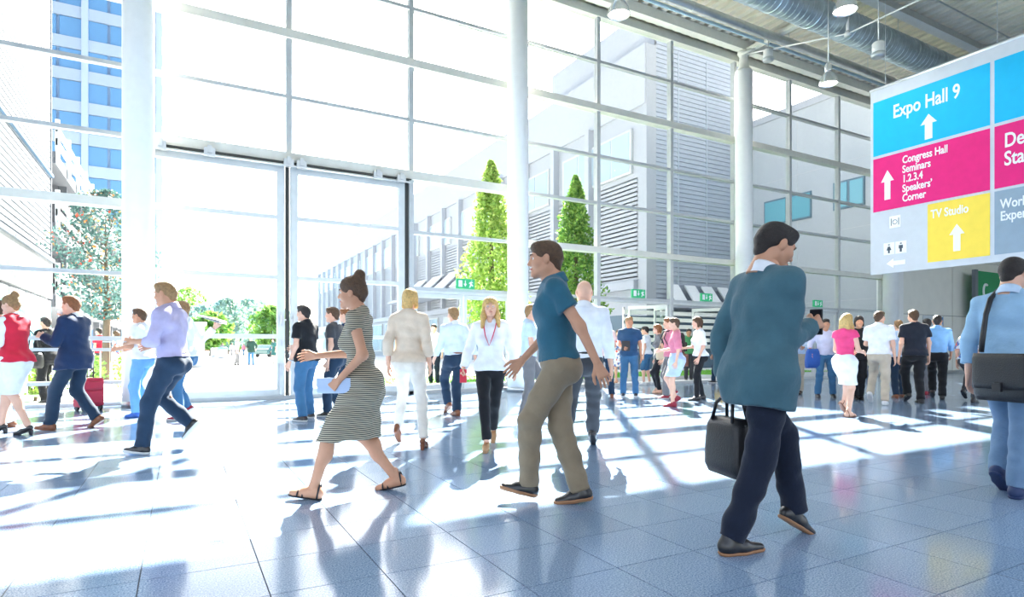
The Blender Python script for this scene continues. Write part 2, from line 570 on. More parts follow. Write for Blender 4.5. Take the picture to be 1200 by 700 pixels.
def bell_lamp(x, y, z, label):
    o = tag(empty('pendant_lamp', (x, y, z)), label, 'lamp', 'bell pendant lamps')
    MB().lathe([(0.225, 0), (0.222, 0.03), (0.20, 0.12), (0.15, 0.22), (0.10, 0.29), (0.085, 0.30), (0.08, 0.29), (0.14, 0.20), (0.185, 0.11), (0.208, 0.03), (0.212, 0.0), (0.225, 0.0)], 28, cap=False).build('shade', LAMPSHELL, o, True)
    MB().lathe([(0.0, 0.05), (0.205, 0.05), (0.2, 0.07), (0.0, 0.10)], 24, cap=False).build('diffuser', LAMPGLOW, o, True)
    MB().lathe([(0.075, 0.29), (0.085, 0.33), (0.085, 0.50), (0.06, 0.54), (0.02, 0.56)], 18).build('gear_housing', LAMPSHELL, o, True)
    MB().tube([(0, 0, 0.55), (0, 0, 10.72 - z)], 0.014, 8).build('suspension_rod', STEEL, o, True)
    ld = bpy.data.lights.new('pendant_lamp_light', 'SPOT')
    ld.energy, ld.spot_size, ld.color, ld.shadow_soft_size = 60, math.radians(120), (1, .96, .9), 0.15
    lo = bpy.data.objects.new('lamp_light', ld)
    COL.objects.link(lo)
    lo.parent = o
    lo.location = (0, 0, -0.02)


bell_lamp(7.65, 9.5, 7.72, 'bell pendant lamp beside the middle column')
bell_lamp(11.4, 7.2, 7.68, 'bell pendant lamp in front of the air duct')
bell_lamp(14.2, 9.4, 7.68, 'bell pendant lamp left of the banner corner')
for x, y, z, lab in ((14.7, 8.45, 8.1, 'white cylinder downlight hanging below the duct'), (15.52, 12.2, 9.75, 'small white spotlight beside the third column top')):
    o = tag(empty('cylinder_downlight', (x, y, z)), lab, 'lamp')
    MB().lathe([(0.13, 0.0), (0.14, 0.02), (0.14, 0.30), (0.12, 0.33)], 20).build('housing', WHITE, o, True)
    MB().lathe([(0.15, -0.02), (0.16, 0.0), (0.16, 0.06), (0.14, 0.08)], 20).build('rim', STEEL, o, True)
    MB().tube([(0, 0, 0.3), (0, 0, (10.73 if y < 12 else 10.36) - z)], 0.015, 8).build('stem', STEEL, o, True)

# ------------------------------------------------------------------ cream wall at the right
wr = smesh(MB().box(24.05, 24.9, FY - 0.25, FY + 0.3, 0, 10.6), 'wall_corner', WHITE, 'white wall pier at the end of the glass wall')
wf = structure('wall_right', 'cream panelled wall behind the group on the right')
MB().box(24.9, 34, FY + 0.02, FY + 0.3, 0, 10.6).build('backing', GROUT, wf)
for j, (z0, z1) in enumerate(((0.12, 2.44), (2.46, 4.9), (4.92, 7.4), (7.42, 10.6))):
    for i, (xa, xb) in enumerate(((24.9, 29.05), (29.08, 33.98))):
        MB().box(xa + .01, xb - .01, FY - 0.02, FY + 0.03, z0, z1).build('panel', CREAM, wf)
smesh(MB().box(24.9, 34, FY - 0.04, FY, 0.0, 0.115), 'baseboard_right', STEEL, 'grey skirting of the cream wall')
smesh(MB().box(34.0, 34.3, -5, FY + 0.3, 0, 10.7), 'wall_end', CREAM, 'cream end wall of the hall beyond the banner')
b = tag(empty('notice_board', (27.45, FY - 0.03, 0)), 'grey and white notice board on the cream wall', 'notice board')
MB().box(-0.75, 0.75, -0.04, 0, 0.45, 2.42).build('panel', pmat('board_grey', (0.60, 0.64, 0.67), 0.5), b)
MB().box(0.02, 0.75, -0.048, -0.04, 0.45, 2.42).build('white_sheet', WHITE, b)
MB().add([(0.55, -0.052, 2.30), (0.75, -0.052, 1.95), (0.75, -0.052, 2.42)], [(0, 1, 2)]).build('blue_corner', pmat('corner_blue', (0.05, 0.22, 0.5), 0.5), b)


def text(body, size, mat, parent, M, bold=0.0, align='LEFT', name='lettering', xs=0.69):
    cu = bpy.data.curves.new(name, 'FONT')
    cu.body = body
    cu.size = size
    cu.extrude = 0.003
    cu.offset = bold
    cu.align_x = align
    cu.space_line = 0.92
    cu.resolution_u = 4
    cu.materials.append(mat)
    o = bpy.data.objects.new(name, cu)
    COL.objects.link(o)
    dg = bpy.context.evaluated_depsgraph_get()
    me = bpy.data.meshes.new_from_object(o.evaluated_get(dg))
    bpy.data.objects.remove(o)
    o = bpy.data.objects.new(name, me)
    COL.objects.link(o)
    o.parent = parent
    o.matrix_local = M @ Matrix.Diagonal((xs, 1, 1, 1))
    return o


INKDARK = pmat('dark_ink', (0.05, 0.07, 0.1), 0.6)
PRINTW = pmat('white_print', (0.86, 0.88, 0.90), 0.7)
Mb = Matrix(((1, 0, 0, -0.62), (0, 0, -1, -0.052), (0, 1, 0, 2.05), (0, 0, 0, 1)))
text('Fabric', 0.26, INKDARK, b, Mb, 0.004)
EXITG = pmat('exit_green', (0.02, 0.30, 0.12), 0.5, emit=(0.03, 0.45, 0.2), estr=0.35)
EXITG2 = pmat('banner_green', (0.02, 0.28, 0.10), 0.6)
gs = tag(empty('green_sign', (31.0, FY - 0.5, 0)), 'green wall sign behind the head of the man with the messenger bag', 'sign')
MB().box(-1.0, 1.3, -0.06, 0.06, 2.55, 4.4).build('face', EXITG2, gs)
MB().box(-1.22, -1.0, -0.07, 0.07, 0.0, 4.45).build('post', pmat('dark_post', (0.16, 0.18, 0.2), 0.5), gs)
MB().tube([(-0.35 + 0.22 * math.cos(a * .35), -0.07, 3.55 + 0.30 * math.sin(a * .35)) for a in range(3, 16)], 0.05, 8).build('emblem', PRINTW, gs, True)

# ------------------------------------------------------------------ exit signs
for x, lab in ((6.1, 'green exit sign above the door behind the blonde woman'), (11.56, 'green exit sign above the entrance behind the man in the navy polo'),
               (14.28, 'green exit sign above the entrance beside the third column'), (19.75, 'green exit sign above the entrance behind the woman in the pink top')):
    e = tag(empty('exit_sign', (x, FY - 0.12, 2.53)), lab, 'exit sign', 'exit signs over the entrances')
    MB().box(-0.24, 0.24, -0.03, 0.03, 0.0, 0.24).build('box', EXITG, e)
    gw = MB()
    gw.box(-0.19, -0.09, -0.036, -0.03, 0.04, 0.20)                                       # door
    gw.poly([(-0.055, -0.036, 0.12), (-0.02, -0.036, 0.12), (-0.02, -0.036, 0.20), (0.0, -0.036, 0.20), (0.0, -0.036, 0.12), (0.03, -0.036, 0.12), (-0.012, -0.036, 0.05)], 0.006, (0, 1, 0))
    gw.poly([(0.09, -0.036, 0.03), (0.12, -0.036, 0.03), (0.145, -0.036, 0.08), (0.19, -0.036, 0.06), (0.2, -0.036, 0.085), (0.16, -0.036, 0.12), (0.155, -0.036, 0.15), (0.19, -0.036, 0.14), (0.195, -0.036, 0.16), (0.15, -0.036, 0.18), (0.10, -0.036, 0.16), (0.085, -0.036, 0.12), (0.105, -0.036, 0.12), (0.12, -0.036, 0.13), (0.115, -0.036, 0.09)], 0.006, (0, 1, 0))
    gw.lathe([(0.0, -0.004), (0.018, -0.004), (0.018, 0.004), (0, 0.004)], 10, (0.155, -0.035, 0.205), cap=False)
    gw.build('pictogram', PRINTW, e)

# ------------------------------------------------------------------ hanging banner
SX, SY0 = 13.1, 7.70
bn = tag(empty('hanging_banner', (SX, SY0, 0)), 'large hanging wayfinding banner with cyan, pink and yellow fields', 'banner')
BANNER = pmat('banner_grey', (0.58, 0.62, 0.67), 0.75, var=0.03)
CYAN = pmat('print_cyan', (0.0, 0.46, 0.78), 0.7, var=0.03)
PINK = pmat('print_magenta', (0.78, 0.008, 0.19), 0.7, var=0.04)
YELL = pmat('print_yellow', (0.92, 0.68, 0.08), 0.7, var=0.03)
SLATE = pmat('print_slate', (0.27, 0.36, 0.45), 0.7, var=0.04)
# banner coordinates: s runs along the banner away from its far edge (towards the camera), z up
def bbox(s0, s1, z0, z1, p=0.012):
    return MB().box(-p, -0.0, -s1, -s0, z0, z1)
MB().box(0, 0.05, -4.75, 0, 2.66, 6.62).build('cloth', BANNER, bn)
bbox(0.06, 2.20, 5.20, 6.36, .006).build('cyan_field', CYAN, bn)
bbox(2.27, 4.70, 5.20, 6.36, .006).build('cyan_field', CYAN, bn)
bbox(0.06, 2.20, 4.00, 5.14, .006).build('pink_field', PINK, bn)
bbox(2.27, 4.70, 4.00, 5.14, .006).build('pink_field', PINK, bn)
bbox(1.14, 2.20, 2.79, 3.95, .006).build('yellow_field', YELL, bn)
bbox(2.27, 4.70, 2.79, 3.95, .006).build('slate_field', SLATE, bn)


def bm(s, z, p=0.010):
    return Matrix(((0, 0, -1, -p), (-1, 0, 0, -s), (0, 1, 0, z), (0, 0, 0, 1)))


text('Expo Hall 9', 0.385, PRINTW, bn, bm(0.47, 5.90), 0.006)
text('Congress Hall\nSeminars\n1.2.3.4\nSpeakers\u2019\nCorner', 0.215, PRINTW, bn, bm(0.66, 4.90), 0.004)
text('TV Studio', 0.235, PRINTW, bn, bm(1.20, 3.66), 0.004)
text('Deb\nStan', 0.36, PRINTW, bn, bm(2.42, 4.72), 0.006)
text('World\nExperi', 0.24, PRINTW, bn, bm(2.36, 3.62), 0.004)


def arrow(s, z, h, w, direction='up'):
    sw = w * 0.46
    pts = [(-sw / 2, 0), (sw / 2, 0), (sw / 2, h * .62), (w / 2, h * .62), (0, h), (-w / 2, h * .62), (-sw / 2, h * .62)]
    if direction == 'left':
        pts = [(-y, x) for x, y in pts]
    P3 = [(-0.006, -(s + a), z + b_) for a, b_ in pts]
    MB().poly(P3, 0.006, (-1, 0, 0)).build('arrow', PRINTW, bn)


arrow(1.16, 5.26, 0.50, 0.30)
arrow(0.36, 4.22, 0.62, 0.26)
arrow(1.66, 2.95, 0.52, 0.26)
arrow(0.72, 2.86, 0.38, 0.20, 'left')
for s0, z0, kind in ((0.40, 3.60, 'food'), (0.28, 3.05, 'woman'), (0.52, 3.05, 'man')):
    pc = bbox(s0, s0 + .22, z0, z0 + .25, .006).build('pictogram_tile', PRINTW, bn)
    fg = MB()
    cx = s0 + .11
    f3 = lambda a, b_: (-0.008, -(cx + a), z0 + b_)
    if kind == 'food':
        fg.tube([f3(.045 * math.cos(t_ * .5236), .12 + .045 * math.sin(t_ * .5236)) for t_ in range(12)], 0.006, 5, closed=True)
        fg.tube([f3(-.075, .05), f3(-.075, .2)], .007, 5).tube([f3(.075, .05), f3(.075, .2)], .007, 5)
    else:
        fg.tube([f3(.0, .195), f3(.001, .215)], .018, 8)
        if kind == 'man':
            fg.poly([f3(-.04, .17), f3(.04, .17), f3(.04, .10), f3(.02, .10), f3(.02, .03), f3(-.02, .03), f3(-.02, .10), f3(-.04, .10)], .004, (-1, 0, 0))
        else:
            fg.poly([f3(-.02, .17), f3(.02, .17), f3(.05, .09), f3(.018, .09), f3(.018, .03), f3(-.018, .03), f3(-.018, .09), f3(-.05, .09)], .004, (-1, 0, 0))
    fg.build('symbol', INKDARK, pc)
MB().tube([(0.025, 0.02, 6.64), (0.025, -4.77, 6.64)], 0.04, 10).build('top_rail', STEEL, bn, True)
for s in (0.3, 2.3, 4.3):
    MB().tube([(0.025, -s, 6.64), (0.025, -s, 10.70)], 0.006, 6).build('hanging_wire', STEEL, bn)

# ================================================================== OUTDOORS
GRASS = pmat('lawn', (0.16, 0.42, 0.05), 0.9, var=0.3, vscale=12, bump=0.6, bscale=80)
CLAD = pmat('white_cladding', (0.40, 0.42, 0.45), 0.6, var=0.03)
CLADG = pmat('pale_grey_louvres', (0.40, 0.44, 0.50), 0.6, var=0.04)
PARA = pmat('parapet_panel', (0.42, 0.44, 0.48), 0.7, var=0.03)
CONC = pmat('concrete_slab', (0.55, 0.56, 0.57), 0.85, var=0.08)
smesh(MB().box(-60, 110, FY + 0.1, 230, -0.3, 0.0), 'ground', PLAZA, 'pale paved forecourt outside the glass wall')
gp = smesh(MB().box(5.2, 25.5, 15.4, 20.6, -0.1, 0.03), 'lawn', GRASS, 'strip of green lawn outside the entrances')
gr = MB()
rg = random.Random(4)
for i in range(9000):
    x, y = rg.uniform(5.25, 25.4), rg.uniform(15.45, 20.55)
    a, h, w = rg.uniform(0, 6.28), rg.uniform(.04, .10), .012
    gr.add([(x - w * math.cos(a), y - w * math.sin(a), .02), (x + w * math.cos(a), y + w * math.sin(a), .02), (x + rg.uniform(-.03, .03), y + rg.uniform(-.03, .03), .03 + h)], [(0, 1, 2)])
tag(gr.build('grass_blades', GRASS, gp), 'short grass blades of the lawn', None, None, 'stuff')
smesh(MB().box(5.1, 25.6, 15.25, 15.4, -0.1, 0.12), 'kerb', CONC, 'low concrete kerb along the lawn')


def louvre_wall(x0, x1, y0, y1, z0, z1, pitch, depth, axis):
    """horizontal louvre cladding as one saw-tooth sheet; axis 'x' = wall along x facing -y, 'y' = wall along y facing -x or +x by depth sign"""
    mb = MB()
    nz = int((z1 - z0) / pitch)
    row = []
    for i in range(nz):
        z = z0 + i * pitch
        row += [(z, 0.0), (z, depth), (z + pitch * .7, depth), (z + pitch * .7, 0.0)]
    row.append((z0 + nz * pitch, 0.0))
    for z, dp in row:
        if axis == 'x':
            mb.v += [(x0, y0 - dp, z), (x1, y0 - dp, z)]
        else:
            mb.v += [(x0 + dp, y0, z), (x0 + dp, y1, z)]
    for i in range(len(row) - 1):
        mb.f.append((2 * i, 2 * i + 1, 2 * i + 3, 2 * i + 2))
    return mb


# --- white exhibition hall beyond the lawn (corner towards us, long side running away)
HX, HY, HZ = 23.1, 26.3, 18.4
hall = tag(empty('exhibition_hall', (HX, HY, 0)), 'white exhibition hall with louvred end wall beyond the lawn', 'building')
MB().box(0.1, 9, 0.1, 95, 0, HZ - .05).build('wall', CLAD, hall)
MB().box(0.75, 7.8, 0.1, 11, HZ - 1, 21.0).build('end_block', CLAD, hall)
louvre_wall(0.75, 7.8, 0.0, 0, 3.2, 21.0, 0.26, 0.055, 'x').build('end_louvres', CLADG, hall)
MB().box(0.02, 0.75, -0.05, 0.3, 0, HZ).build('corner_pier', CLAD, hall)
MB().box(0.0, 7.8, -0.12, 0.1, 2.9, 3.2).build('ledge', PARA, hall)
for i in range(3):
    MB().box(2.4 + 2.3 * i, 2.46 + 2.3 * i, -0.1, 0.05, 3.2, HZ).build('joint_strip', pmat('joint_grey', (0.45, 0.5, 0.56), .6), hall)
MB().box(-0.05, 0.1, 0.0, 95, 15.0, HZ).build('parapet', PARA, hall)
louvre_wall(0.1, 0, 0.8, 95, 5.0, 11.1, 0.26, -0.04, 'y').build('side_louvres', CLAD, hall)
for (ya, yb) in ((1.2, 8.4), (10.2, 17.4), (19.2, 26.4), (28.2, 35.4), (37.2, 44.4), (46.2, 60), (62, 76), (78, 92)):
    w = MB().box(-0.06, 0.12, ya, yb, 11.3, 13.9).build('window', FRAME, hall)
    npan = 4 if yb - ya < 8 else 6
    st = (yb - ya - .2) / npan
    for i in range(npan):
        MB().box(-0.09, -0.055, ya + .1 + st * i + .06, ya + .1 + st * (i + 1) - .06, 11.45, 13.75).build('pane', GLASS_PALE, w)
for i in range(22):
    y = 5 + i * 4.1
    MB().box(-0.35, 0.1, y, y + .45, 5.0, 15.0).build('pier', PARA, hall)
MB().box(-0.2, 0.12, 0.8, 95, 4.5, 5.0).build('ledge', PARA, hall)
for i in range(12):
    y = 12 + i * 6.5
    w = MB().box(-0.05, 0.12, y, y + 5.0, 0.6, 4.2).build('window', FRAME, hall)
    for j in range(3):
        MB().box(-0.08, -0.045, y + .1 + 1.6 * j, y + 1.55 + 1.6 * j, 0.75, 4.05).build('pane', GLASS_PALE, w)
for i in range(5):      # slanted white skylight panels leaning on the end wall
    x = 0.9 + i * 1.35
    MB().poly([(x, -1.5, 3.55), (x + .85, -1.5, 3.55), (x + 1.35, -0.2, 4.7), (x + .5, -0.2, 4.7)], 0.08, (0, -.6, .8)).build('skylight_panel', WHITE, hall)
MB().box(0.3, 7.8, -1.7, 0.0, 3.3, 3.5).build('canopy', PARA, hall)
for i in range(4):
    y = 20 + i * 4.4
    MB().poly([(-2.4, y, 6.4), (-2.4, y + 2.8, 6.4), (-0.2, y + 3.4, 8.3), (-0.2, y + .6, 8.3)], 0.1, (-.6, 0, .8)).build('skylight_panel', WHITE, hall)
MB().box(-2.7, 0.0, 18, 40, 6.0, 6.3).build('canopy', PARA, hall)

# --- white wing at the right, facing the lawn
wing = tag(empty('office_wing', (31.0, 14.9, 0)), 'plain white office wing with a teal window band right of the lawn', 'building')
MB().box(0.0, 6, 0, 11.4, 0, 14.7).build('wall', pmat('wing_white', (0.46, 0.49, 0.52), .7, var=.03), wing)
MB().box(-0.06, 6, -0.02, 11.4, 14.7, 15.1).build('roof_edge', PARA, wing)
for z in (3.6, 7.4, 11.0):
    MB().box(-0.012, 0.02, 0, 11.4, z, z + .03).build('panel_joint', CONC, wing)
for y in (2.5, 5.0, 7.5):
    MB().box(-0.012, 0.02, y, y + .03, 0, 14.7).build('panel_joint', CONC, wing)
for (ya, yb, z0, z1) in ((6.6, 9.7, 8.4, 9.9), (3.6, 5.3, 8.5, 10.0)):
    w = MB().box(-0.08, 0.05, ya, yb, z0, z1).build('window', pmat('dark_frame', (.12, .2, .25), .5), wing)
    for j in range(2):
        hw = (yb - ya) / 2
        MB().box(-0.10, -0.07, ya + .08 + hw * j, ya + hw * (j + 1) - .08, z0 + .1, z1 - .1).build('pane', GLASS_TEAL, w)

# --- slatted white screen seen through the entrances
scr = tag(empty('slatted_screen', (19.0, 23.2, 0)), 'white horizontal slat screen behind the lawn', 'screen')
for i in range(6):
    MB().box(0, 7.6, -0.03, 0.03, 1.05 + .34 * i, 1.25 + .34 * i).build('slat', WHITE, scr)
for x in (0.05, 2.5, 5.0, 7.5):
    MB().box(x - .05, x + .05, 0.03, 0.13, 0, 3.1).build('post', STEEL, scr)
MB().box(0.1, 7.5, 0.2, 1.6, 0.0, 2.7).build('shed_wall', pmat('shed_dark', (0.10, 0.16, 0.22), .5), scr)

# --- louvred hall at the left
lb = tag(empty('louvred_hall', (-4.2, 15.0, 0)), 'white ribbed hall left of the office tower', 'building')
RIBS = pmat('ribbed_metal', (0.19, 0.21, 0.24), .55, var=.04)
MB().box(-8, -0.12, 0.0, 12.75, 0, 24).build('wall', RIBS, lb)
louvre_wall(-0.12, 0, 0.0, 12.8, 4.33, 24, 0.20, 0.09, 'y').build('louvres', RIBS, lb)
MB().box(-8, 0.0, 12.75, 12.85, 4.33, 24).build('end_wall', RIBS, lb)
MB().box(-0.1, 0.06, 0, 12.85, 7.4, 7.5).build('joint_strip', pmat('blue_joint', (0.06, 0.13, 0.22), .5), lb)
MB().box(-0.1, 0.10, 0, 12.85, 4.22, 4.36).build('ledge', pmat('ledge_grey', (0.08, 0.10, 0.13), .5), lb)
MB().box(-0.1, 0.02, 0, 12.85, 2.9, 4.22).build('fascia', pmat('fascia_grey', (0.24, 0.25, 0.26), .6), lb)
for i in range(6):
    y = 0.2 + i * 2.1
    w = MB().box(-0.1, 0.01, y, y + 1.9, 0.1, 2.8).build('window', FRAME, lb)
    MB().box(-0.02, 0.03, y + .12, y + 1.78, 0.3, 2.65).build('pane', GLASS_TEAL, w)

# --- parking decks with white railings behind it
DECKC = pmat('dark_concrete', (0.13, 0.14, 0.16), .85, var=.08)
pk = tag(empty('parking_deck', (-4.2, 28.6, 0)), 'white railed parking decks in front of the office tower', 'building')
for z in (3.1, 5.9, 8.6):
    MB().box(-9, 0, 0, 34, z - .45, z).build('slab', DECKC, pk)
    for i in range(2):
        MB().box(0.0, 0.06, 0, 34, z + .25 + .52 * i, z + .52 + .52 * i).build('railing_board', WHITE, pk)
    for i in range(14):
        MB().box(-0.02, 0.12, i * 2.6, i * 2.6 + .12, z - .4, z + 1.25).build('post', STEEL, pk)
for i in range(9):
    MB().box(-0.5, -0.2, i * 4, i * 4 + .35, 0, 8.3).build('column', DECKC, pk)
MB().box(-9, -8.6, 0, 34, 0, 9.5).build('rear_wall', pmat('deck_rear_wall', (.10, .12, .15), .8), pk)

# --- office tower
tw = tag(empty('office_tower', (-2.0, 84, 0)), 'tall office tower with bands of blue windows', 'building')
MB().box(-26, 0, 0.3, 20, 0, 78).build('wall', pmat('tower_core', (0.25, 0.38, 0.55), .6, var=.04), tw)
TWP = pmat('tower_panel', (0.40, 0.49, 0.60), .6, var=.03)
pane_me = None
for lv in range(20):
    z = 4 + lv * 3.6
    MB().box(-26, 0.1, -0.1, 0.3, z + 2.3, z + 3.6).build('spandrel', TWP, tw)
    for i in range(9):
        x = -0.5 - (i + 1) * 2.4
        if pane_me is None:
            mbp = MB().box(0.1, 2.2, 0.0, 0.32, 0, 2.25)
            pane_me = bpy.data.meshes.new('pane')
            pane_me.from_pydata(mbp.v, [], mbp.f)
            pane_me.materials.append(GLASS_BLUE)
        po = bpy.data.objects.new('pane', pane_me)
        COL.objects.link(po)
        po.parent = tw
        po.location = (x, 0.05, z)
for x in (-0.3, -7.6, -14.8, -22):
    MB().box(x - .35, x + .3, -0.3, 0.3, 0, 78).build('pier', pmat('tower_pier', (0.45, 0.55, 0.70), .5), tw)

# --- far building on the left of the plaza, parked cars, bins
fb = tag(empty('white_kiosk', (4.9, 38.0, 0)), 'white box-shaped kiosk on the forecourt left of the parked cars', 'kiosk')
kx = ground(240, 431)
fb.location = (kx.x - 1.2, kx.y, 0)
MB().box(-1.2, 1.2, 0, 2.2, 0, 2.35).build('body', CLAD, fb)
MB().box(-1.3, 1.3, -.1, 2.3, 2.35, 2.5).build('roof', WHITE, fb)
MB().box(-1.05, -0.1, -.04, 0, 0.9, 1.9).build('window', GLASS_PALE, fb)
for (px, py, h, lab) in ((252, 419, .95, 'pale litter bin near the kiosk'), (261, 420.5, 1.0, 'litter bin with a blue lid on the forecourt')):
    p = ground(px, py)
    o = tag(empty('litter_bin', p), lab, 'bin', 'litter bins on the forecourt')
    MB().lathe([(.42, 0), (.45, .05), (.45, h), (.40, h + .02)], 18).build('drum', CLADG, o, True)
    MB().lathe([(.47, h), (.47, h + .12), (.3, h + .16)], 18).build('lid', pmat('bin_lid_blue', (.1, .35, .55), .5) if px > 255 else CLAD, o, True)


def car(px, py, face, color, label):
    p = ground(px, py)
    o = tag(empty('parked_car', p, math.radians(face)), label, 'car', 'cars parked beyond the forecourt')
    side = [(-2.1, .35), (2.1, .35), (2.15, .75), (1.5, .95), (.9, 1.42), (-1.0, 1.45), (-1.75, 1.0), (-2.15, .9)]
    mb = MB().poly([(a, -.85, b_) for a, b_ in side], 1.7, (0, 1, 0))
    bevel(mb.build('body', color, o), .08, 2)
    gl = [(1.35, .98), (.85, 1.36), (-.95, 1.39), (-1.5, 1.0)]
    MB().poly([(a, -.87, b_) for a, b_ in gl], .015, (0, -1, 0)).poly([(a, .87, b_) for a, b_ in gl], .015, (0, 1, 0)).build('side_glass', GLASS_BLUE, o)
    for x in (-1.3, 1.3):
        for y in (-.86, .70):
            MB().tube([(x, y, .33), (x, y + .18, .33)], .33, 16).build('wheel', BLACK, o)
    return o


car(316, 418.8, 55, pmat('car_dark_green', (.04, .12, .12), .25, coat=.6), 'dark green car parked right of the men on the forecourt')
car(302, 412.6, 20, pmat('car_silver', (.6, .63, .66), .25, coat=.6), 'silver car parked far behind the dark green car')
car(262, 412.6, 5, pmat('car_white', (.7, .7, .7), .25, coat=.6), 'white car parked at the far edge of the forecourt')
car(245, 412.5, 5, pmat('car_red', (.4, .06, .05), .25, coat=.6), 'red car parked left of the white car')


# ------------------------------------------------------------------ trees
def leaf_mat(name, c1, c2, c3=None):
    m = bpy.data.materials.new(name)
    m.use_nodes = True
    nt = m.node_tree
    b_ = nt.nodes['Principled BSDF']
    b_.inputs['Roughness'].default_value = 0.6
    g = nt.nodes.new('ShaderNodeNewGeometry')
    r = nt.nodes.new('ShaderNodeValToRGB')
    e = r.color_ramp.elements
    e[0].position, e[0].color = 0.0, (*c1, 1)
    e[1].position, e[1].color = 0.9, (*c2, 1)
    if c3:
        for q, cc in enumerate(c3):
            el = r.color_ramp.elements.new(0.96 + 0.025 * q)
            el.color = (*cc, 1)
    nt.links.new(g.outputs['Random Per Island'], r.inputs['Fac'])
    nt.links.new(r.outputs['Color'], b_.inputs['Base Color'])
    tr = nt.nodes.new('ShaderNodeBsdfTranslucent')
    nt.links.new(r.outputs['Color'], tr.inputs['Color'])
    mx = nt.nodes.new('ShaderNodeMixShader')
    mx.inputs['Fac'].default_value = 0.35
    out = nt.nodes['Material Output']
    nt.links.new(b_.outputs[0], mx.inputs[1])
    nt.links.new(tr.outputs[0], mx.inputs[2])
    nt.links.new(mx.outputs[0], out.inputs['Surface'])
    return m


BARK = pmat('bark', (0.14, 0.10, 0.07), 0.9, bump=0.8, bscale=20)
LEAF_G = leaf_mat('green_leaves', (0.06, 0.20, 0.04), (0.30, 0.48, 0.10))
LEAF_Y = leaf_mat('yellow_green_leaves', (0.16, 0.32, 0.05), (0.45, 0.58, 0.14))
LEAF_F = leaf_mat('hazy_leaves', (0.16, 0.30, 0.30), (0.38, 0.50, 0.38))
LEAF_B = leaf_mat('autumn_leaves', (0.05, 0.13, 0.12), (0.15, 0.26, 0.24), [(0.6, 0.3, 0.06), (0.5, 0.08, 0.05)])


def leaves(pts, size, seed):
    rs = np.random.RandomState(seed)
    n = len(pts)
    a = rs.normal(size=(n, 3)); a /= np.linalg.norm(a, axis=1)[:, None]
    b_ = np.cross(a, rs.normal(size=(n, 3))); b_ /= np.linalg.norm(b_, axis=1)[:, None]
    s = size * rs.uniform(.6, 1.3, (n, 1))
    v = np.stack([pts - a * s, pts + b_ * s * .55, pts + a * s, pts - b_ * s * .55], 1).reshape(-1, 3)
    me = bpy.data.meshes.new('foliage')
    me.vertices.add(4 * n)
    me.vertices.foreach_set('co', v.ravel())
    me.loops.add(4 * n)
    me.loops.foreach_set('vertex_index', np.arange(4 * n))
    me.polygons.add(n)
    me.polygons.foreach_set('loop_start', np.arange(n) * 4)
    me.polygons.foreach_set('loop_total', np.full(n, 4))
    me.update()
    me.validate()
    return me


def tree(name, loc, h, rmax, shape, n, size, mat, label, seed, z0=0.8, cat='tree', group=None):
    rs = np.random.RandomState(seed)
    o = tag(empty(name, loc), label, cat, group)
    t = rs.uniform(0, 1, n)
    if shape == 'cone':
        rad = rmax * np.minimum(1, (t / .22)) * (1 - np.clip((t - .22) / .78, 0, 1)) ** .75 + .05
    elif shape == 'round':
        rad = rmax * np.sqrt(np.clip(1 - (2 * t - 1) ** 2, 0, 1))
    else:
        rad = rmax * np.ones(n)
    ang = rs.uniform(0, 6.283, n)
    lump = 1 + .22 * np.sin(ang * 3 + t * 17 + seed) + .15 * np.sin(ang * 7 - t * 31)
    q = rad * lump * np.sqrt(rs.uniform(.12, 1, n))
    pts = np.stack([q * np.cos(ang), q * np.sin(ang), z0 + t * (h - z0)], 1)
    link('foliage', leaves(pts, size, seed), mat, o)
    mb = MB().tube([(0, 0, 0), (.04, .02, h * .35), (0, 0, h * .85)], [h * .018 + .02, h * .014 + .01, .012], 8)
    for i in range(7):
        a_ = rs.uniform(0, 6.28); zz = z0 + (h - z0) * rs.uniform(.05, .6); L = rmax * .7
        mb.tube([(0, 0, zz), (L * math.cos(a_), L * math.sin(a_), zz + L * .8)], [.03, .008], 5)
    mb.build('trunk', BARK, o)
    return o


tree('hornbeam_tree', (9.9, 19.6, 0), 7.9, 1.15, 'cone', 9000, .085, LEAF_Y, 'pale green conical tree left of the middle column', 11, 1.2, group='conical trees on the lawn')
tree('hornbeam_tree', (13.9, 20.0, 0), 8.0, 1.15, 'cone', 11000, .085, LEAF_G, 'dark green conical tree right of the middle column', 12, 1.0, group='conical trees on the lawn')
tree('maple_tree', (-2.15, 23.5, 0), 6.2, 1.35, 'round', 6500, .065, LEAF_B, 'leafy tree with orange and red leaves left of the first column', 13, 2.0)
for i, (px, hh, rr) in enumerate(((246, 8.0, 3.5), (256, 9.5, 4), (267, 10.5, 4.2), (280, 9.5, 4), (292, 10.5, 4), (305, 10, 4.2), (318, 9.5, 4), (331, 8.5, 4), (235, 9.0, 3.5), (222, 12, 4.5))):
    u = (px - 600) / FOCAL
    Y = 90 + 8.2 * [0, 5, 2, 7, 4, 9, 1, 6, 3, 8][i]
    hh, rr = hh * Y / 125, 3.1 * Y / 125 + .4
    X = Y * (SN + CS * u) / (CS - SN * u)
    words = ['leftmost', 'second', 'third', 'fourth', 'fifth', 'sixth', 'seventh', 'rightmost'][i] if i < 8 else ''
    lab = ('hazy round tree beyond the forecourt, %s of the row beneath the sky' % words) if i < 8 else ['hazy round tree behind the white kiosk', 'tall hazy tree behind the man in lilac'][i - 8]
    tree('distant_tree', (X, Y, 0), hh, rr, 'round', 1500, .42, LEAF_F if i % 3 else LEAF_G, lab, 30 + i, 1.0, group='row of trees beyond the forecourt')
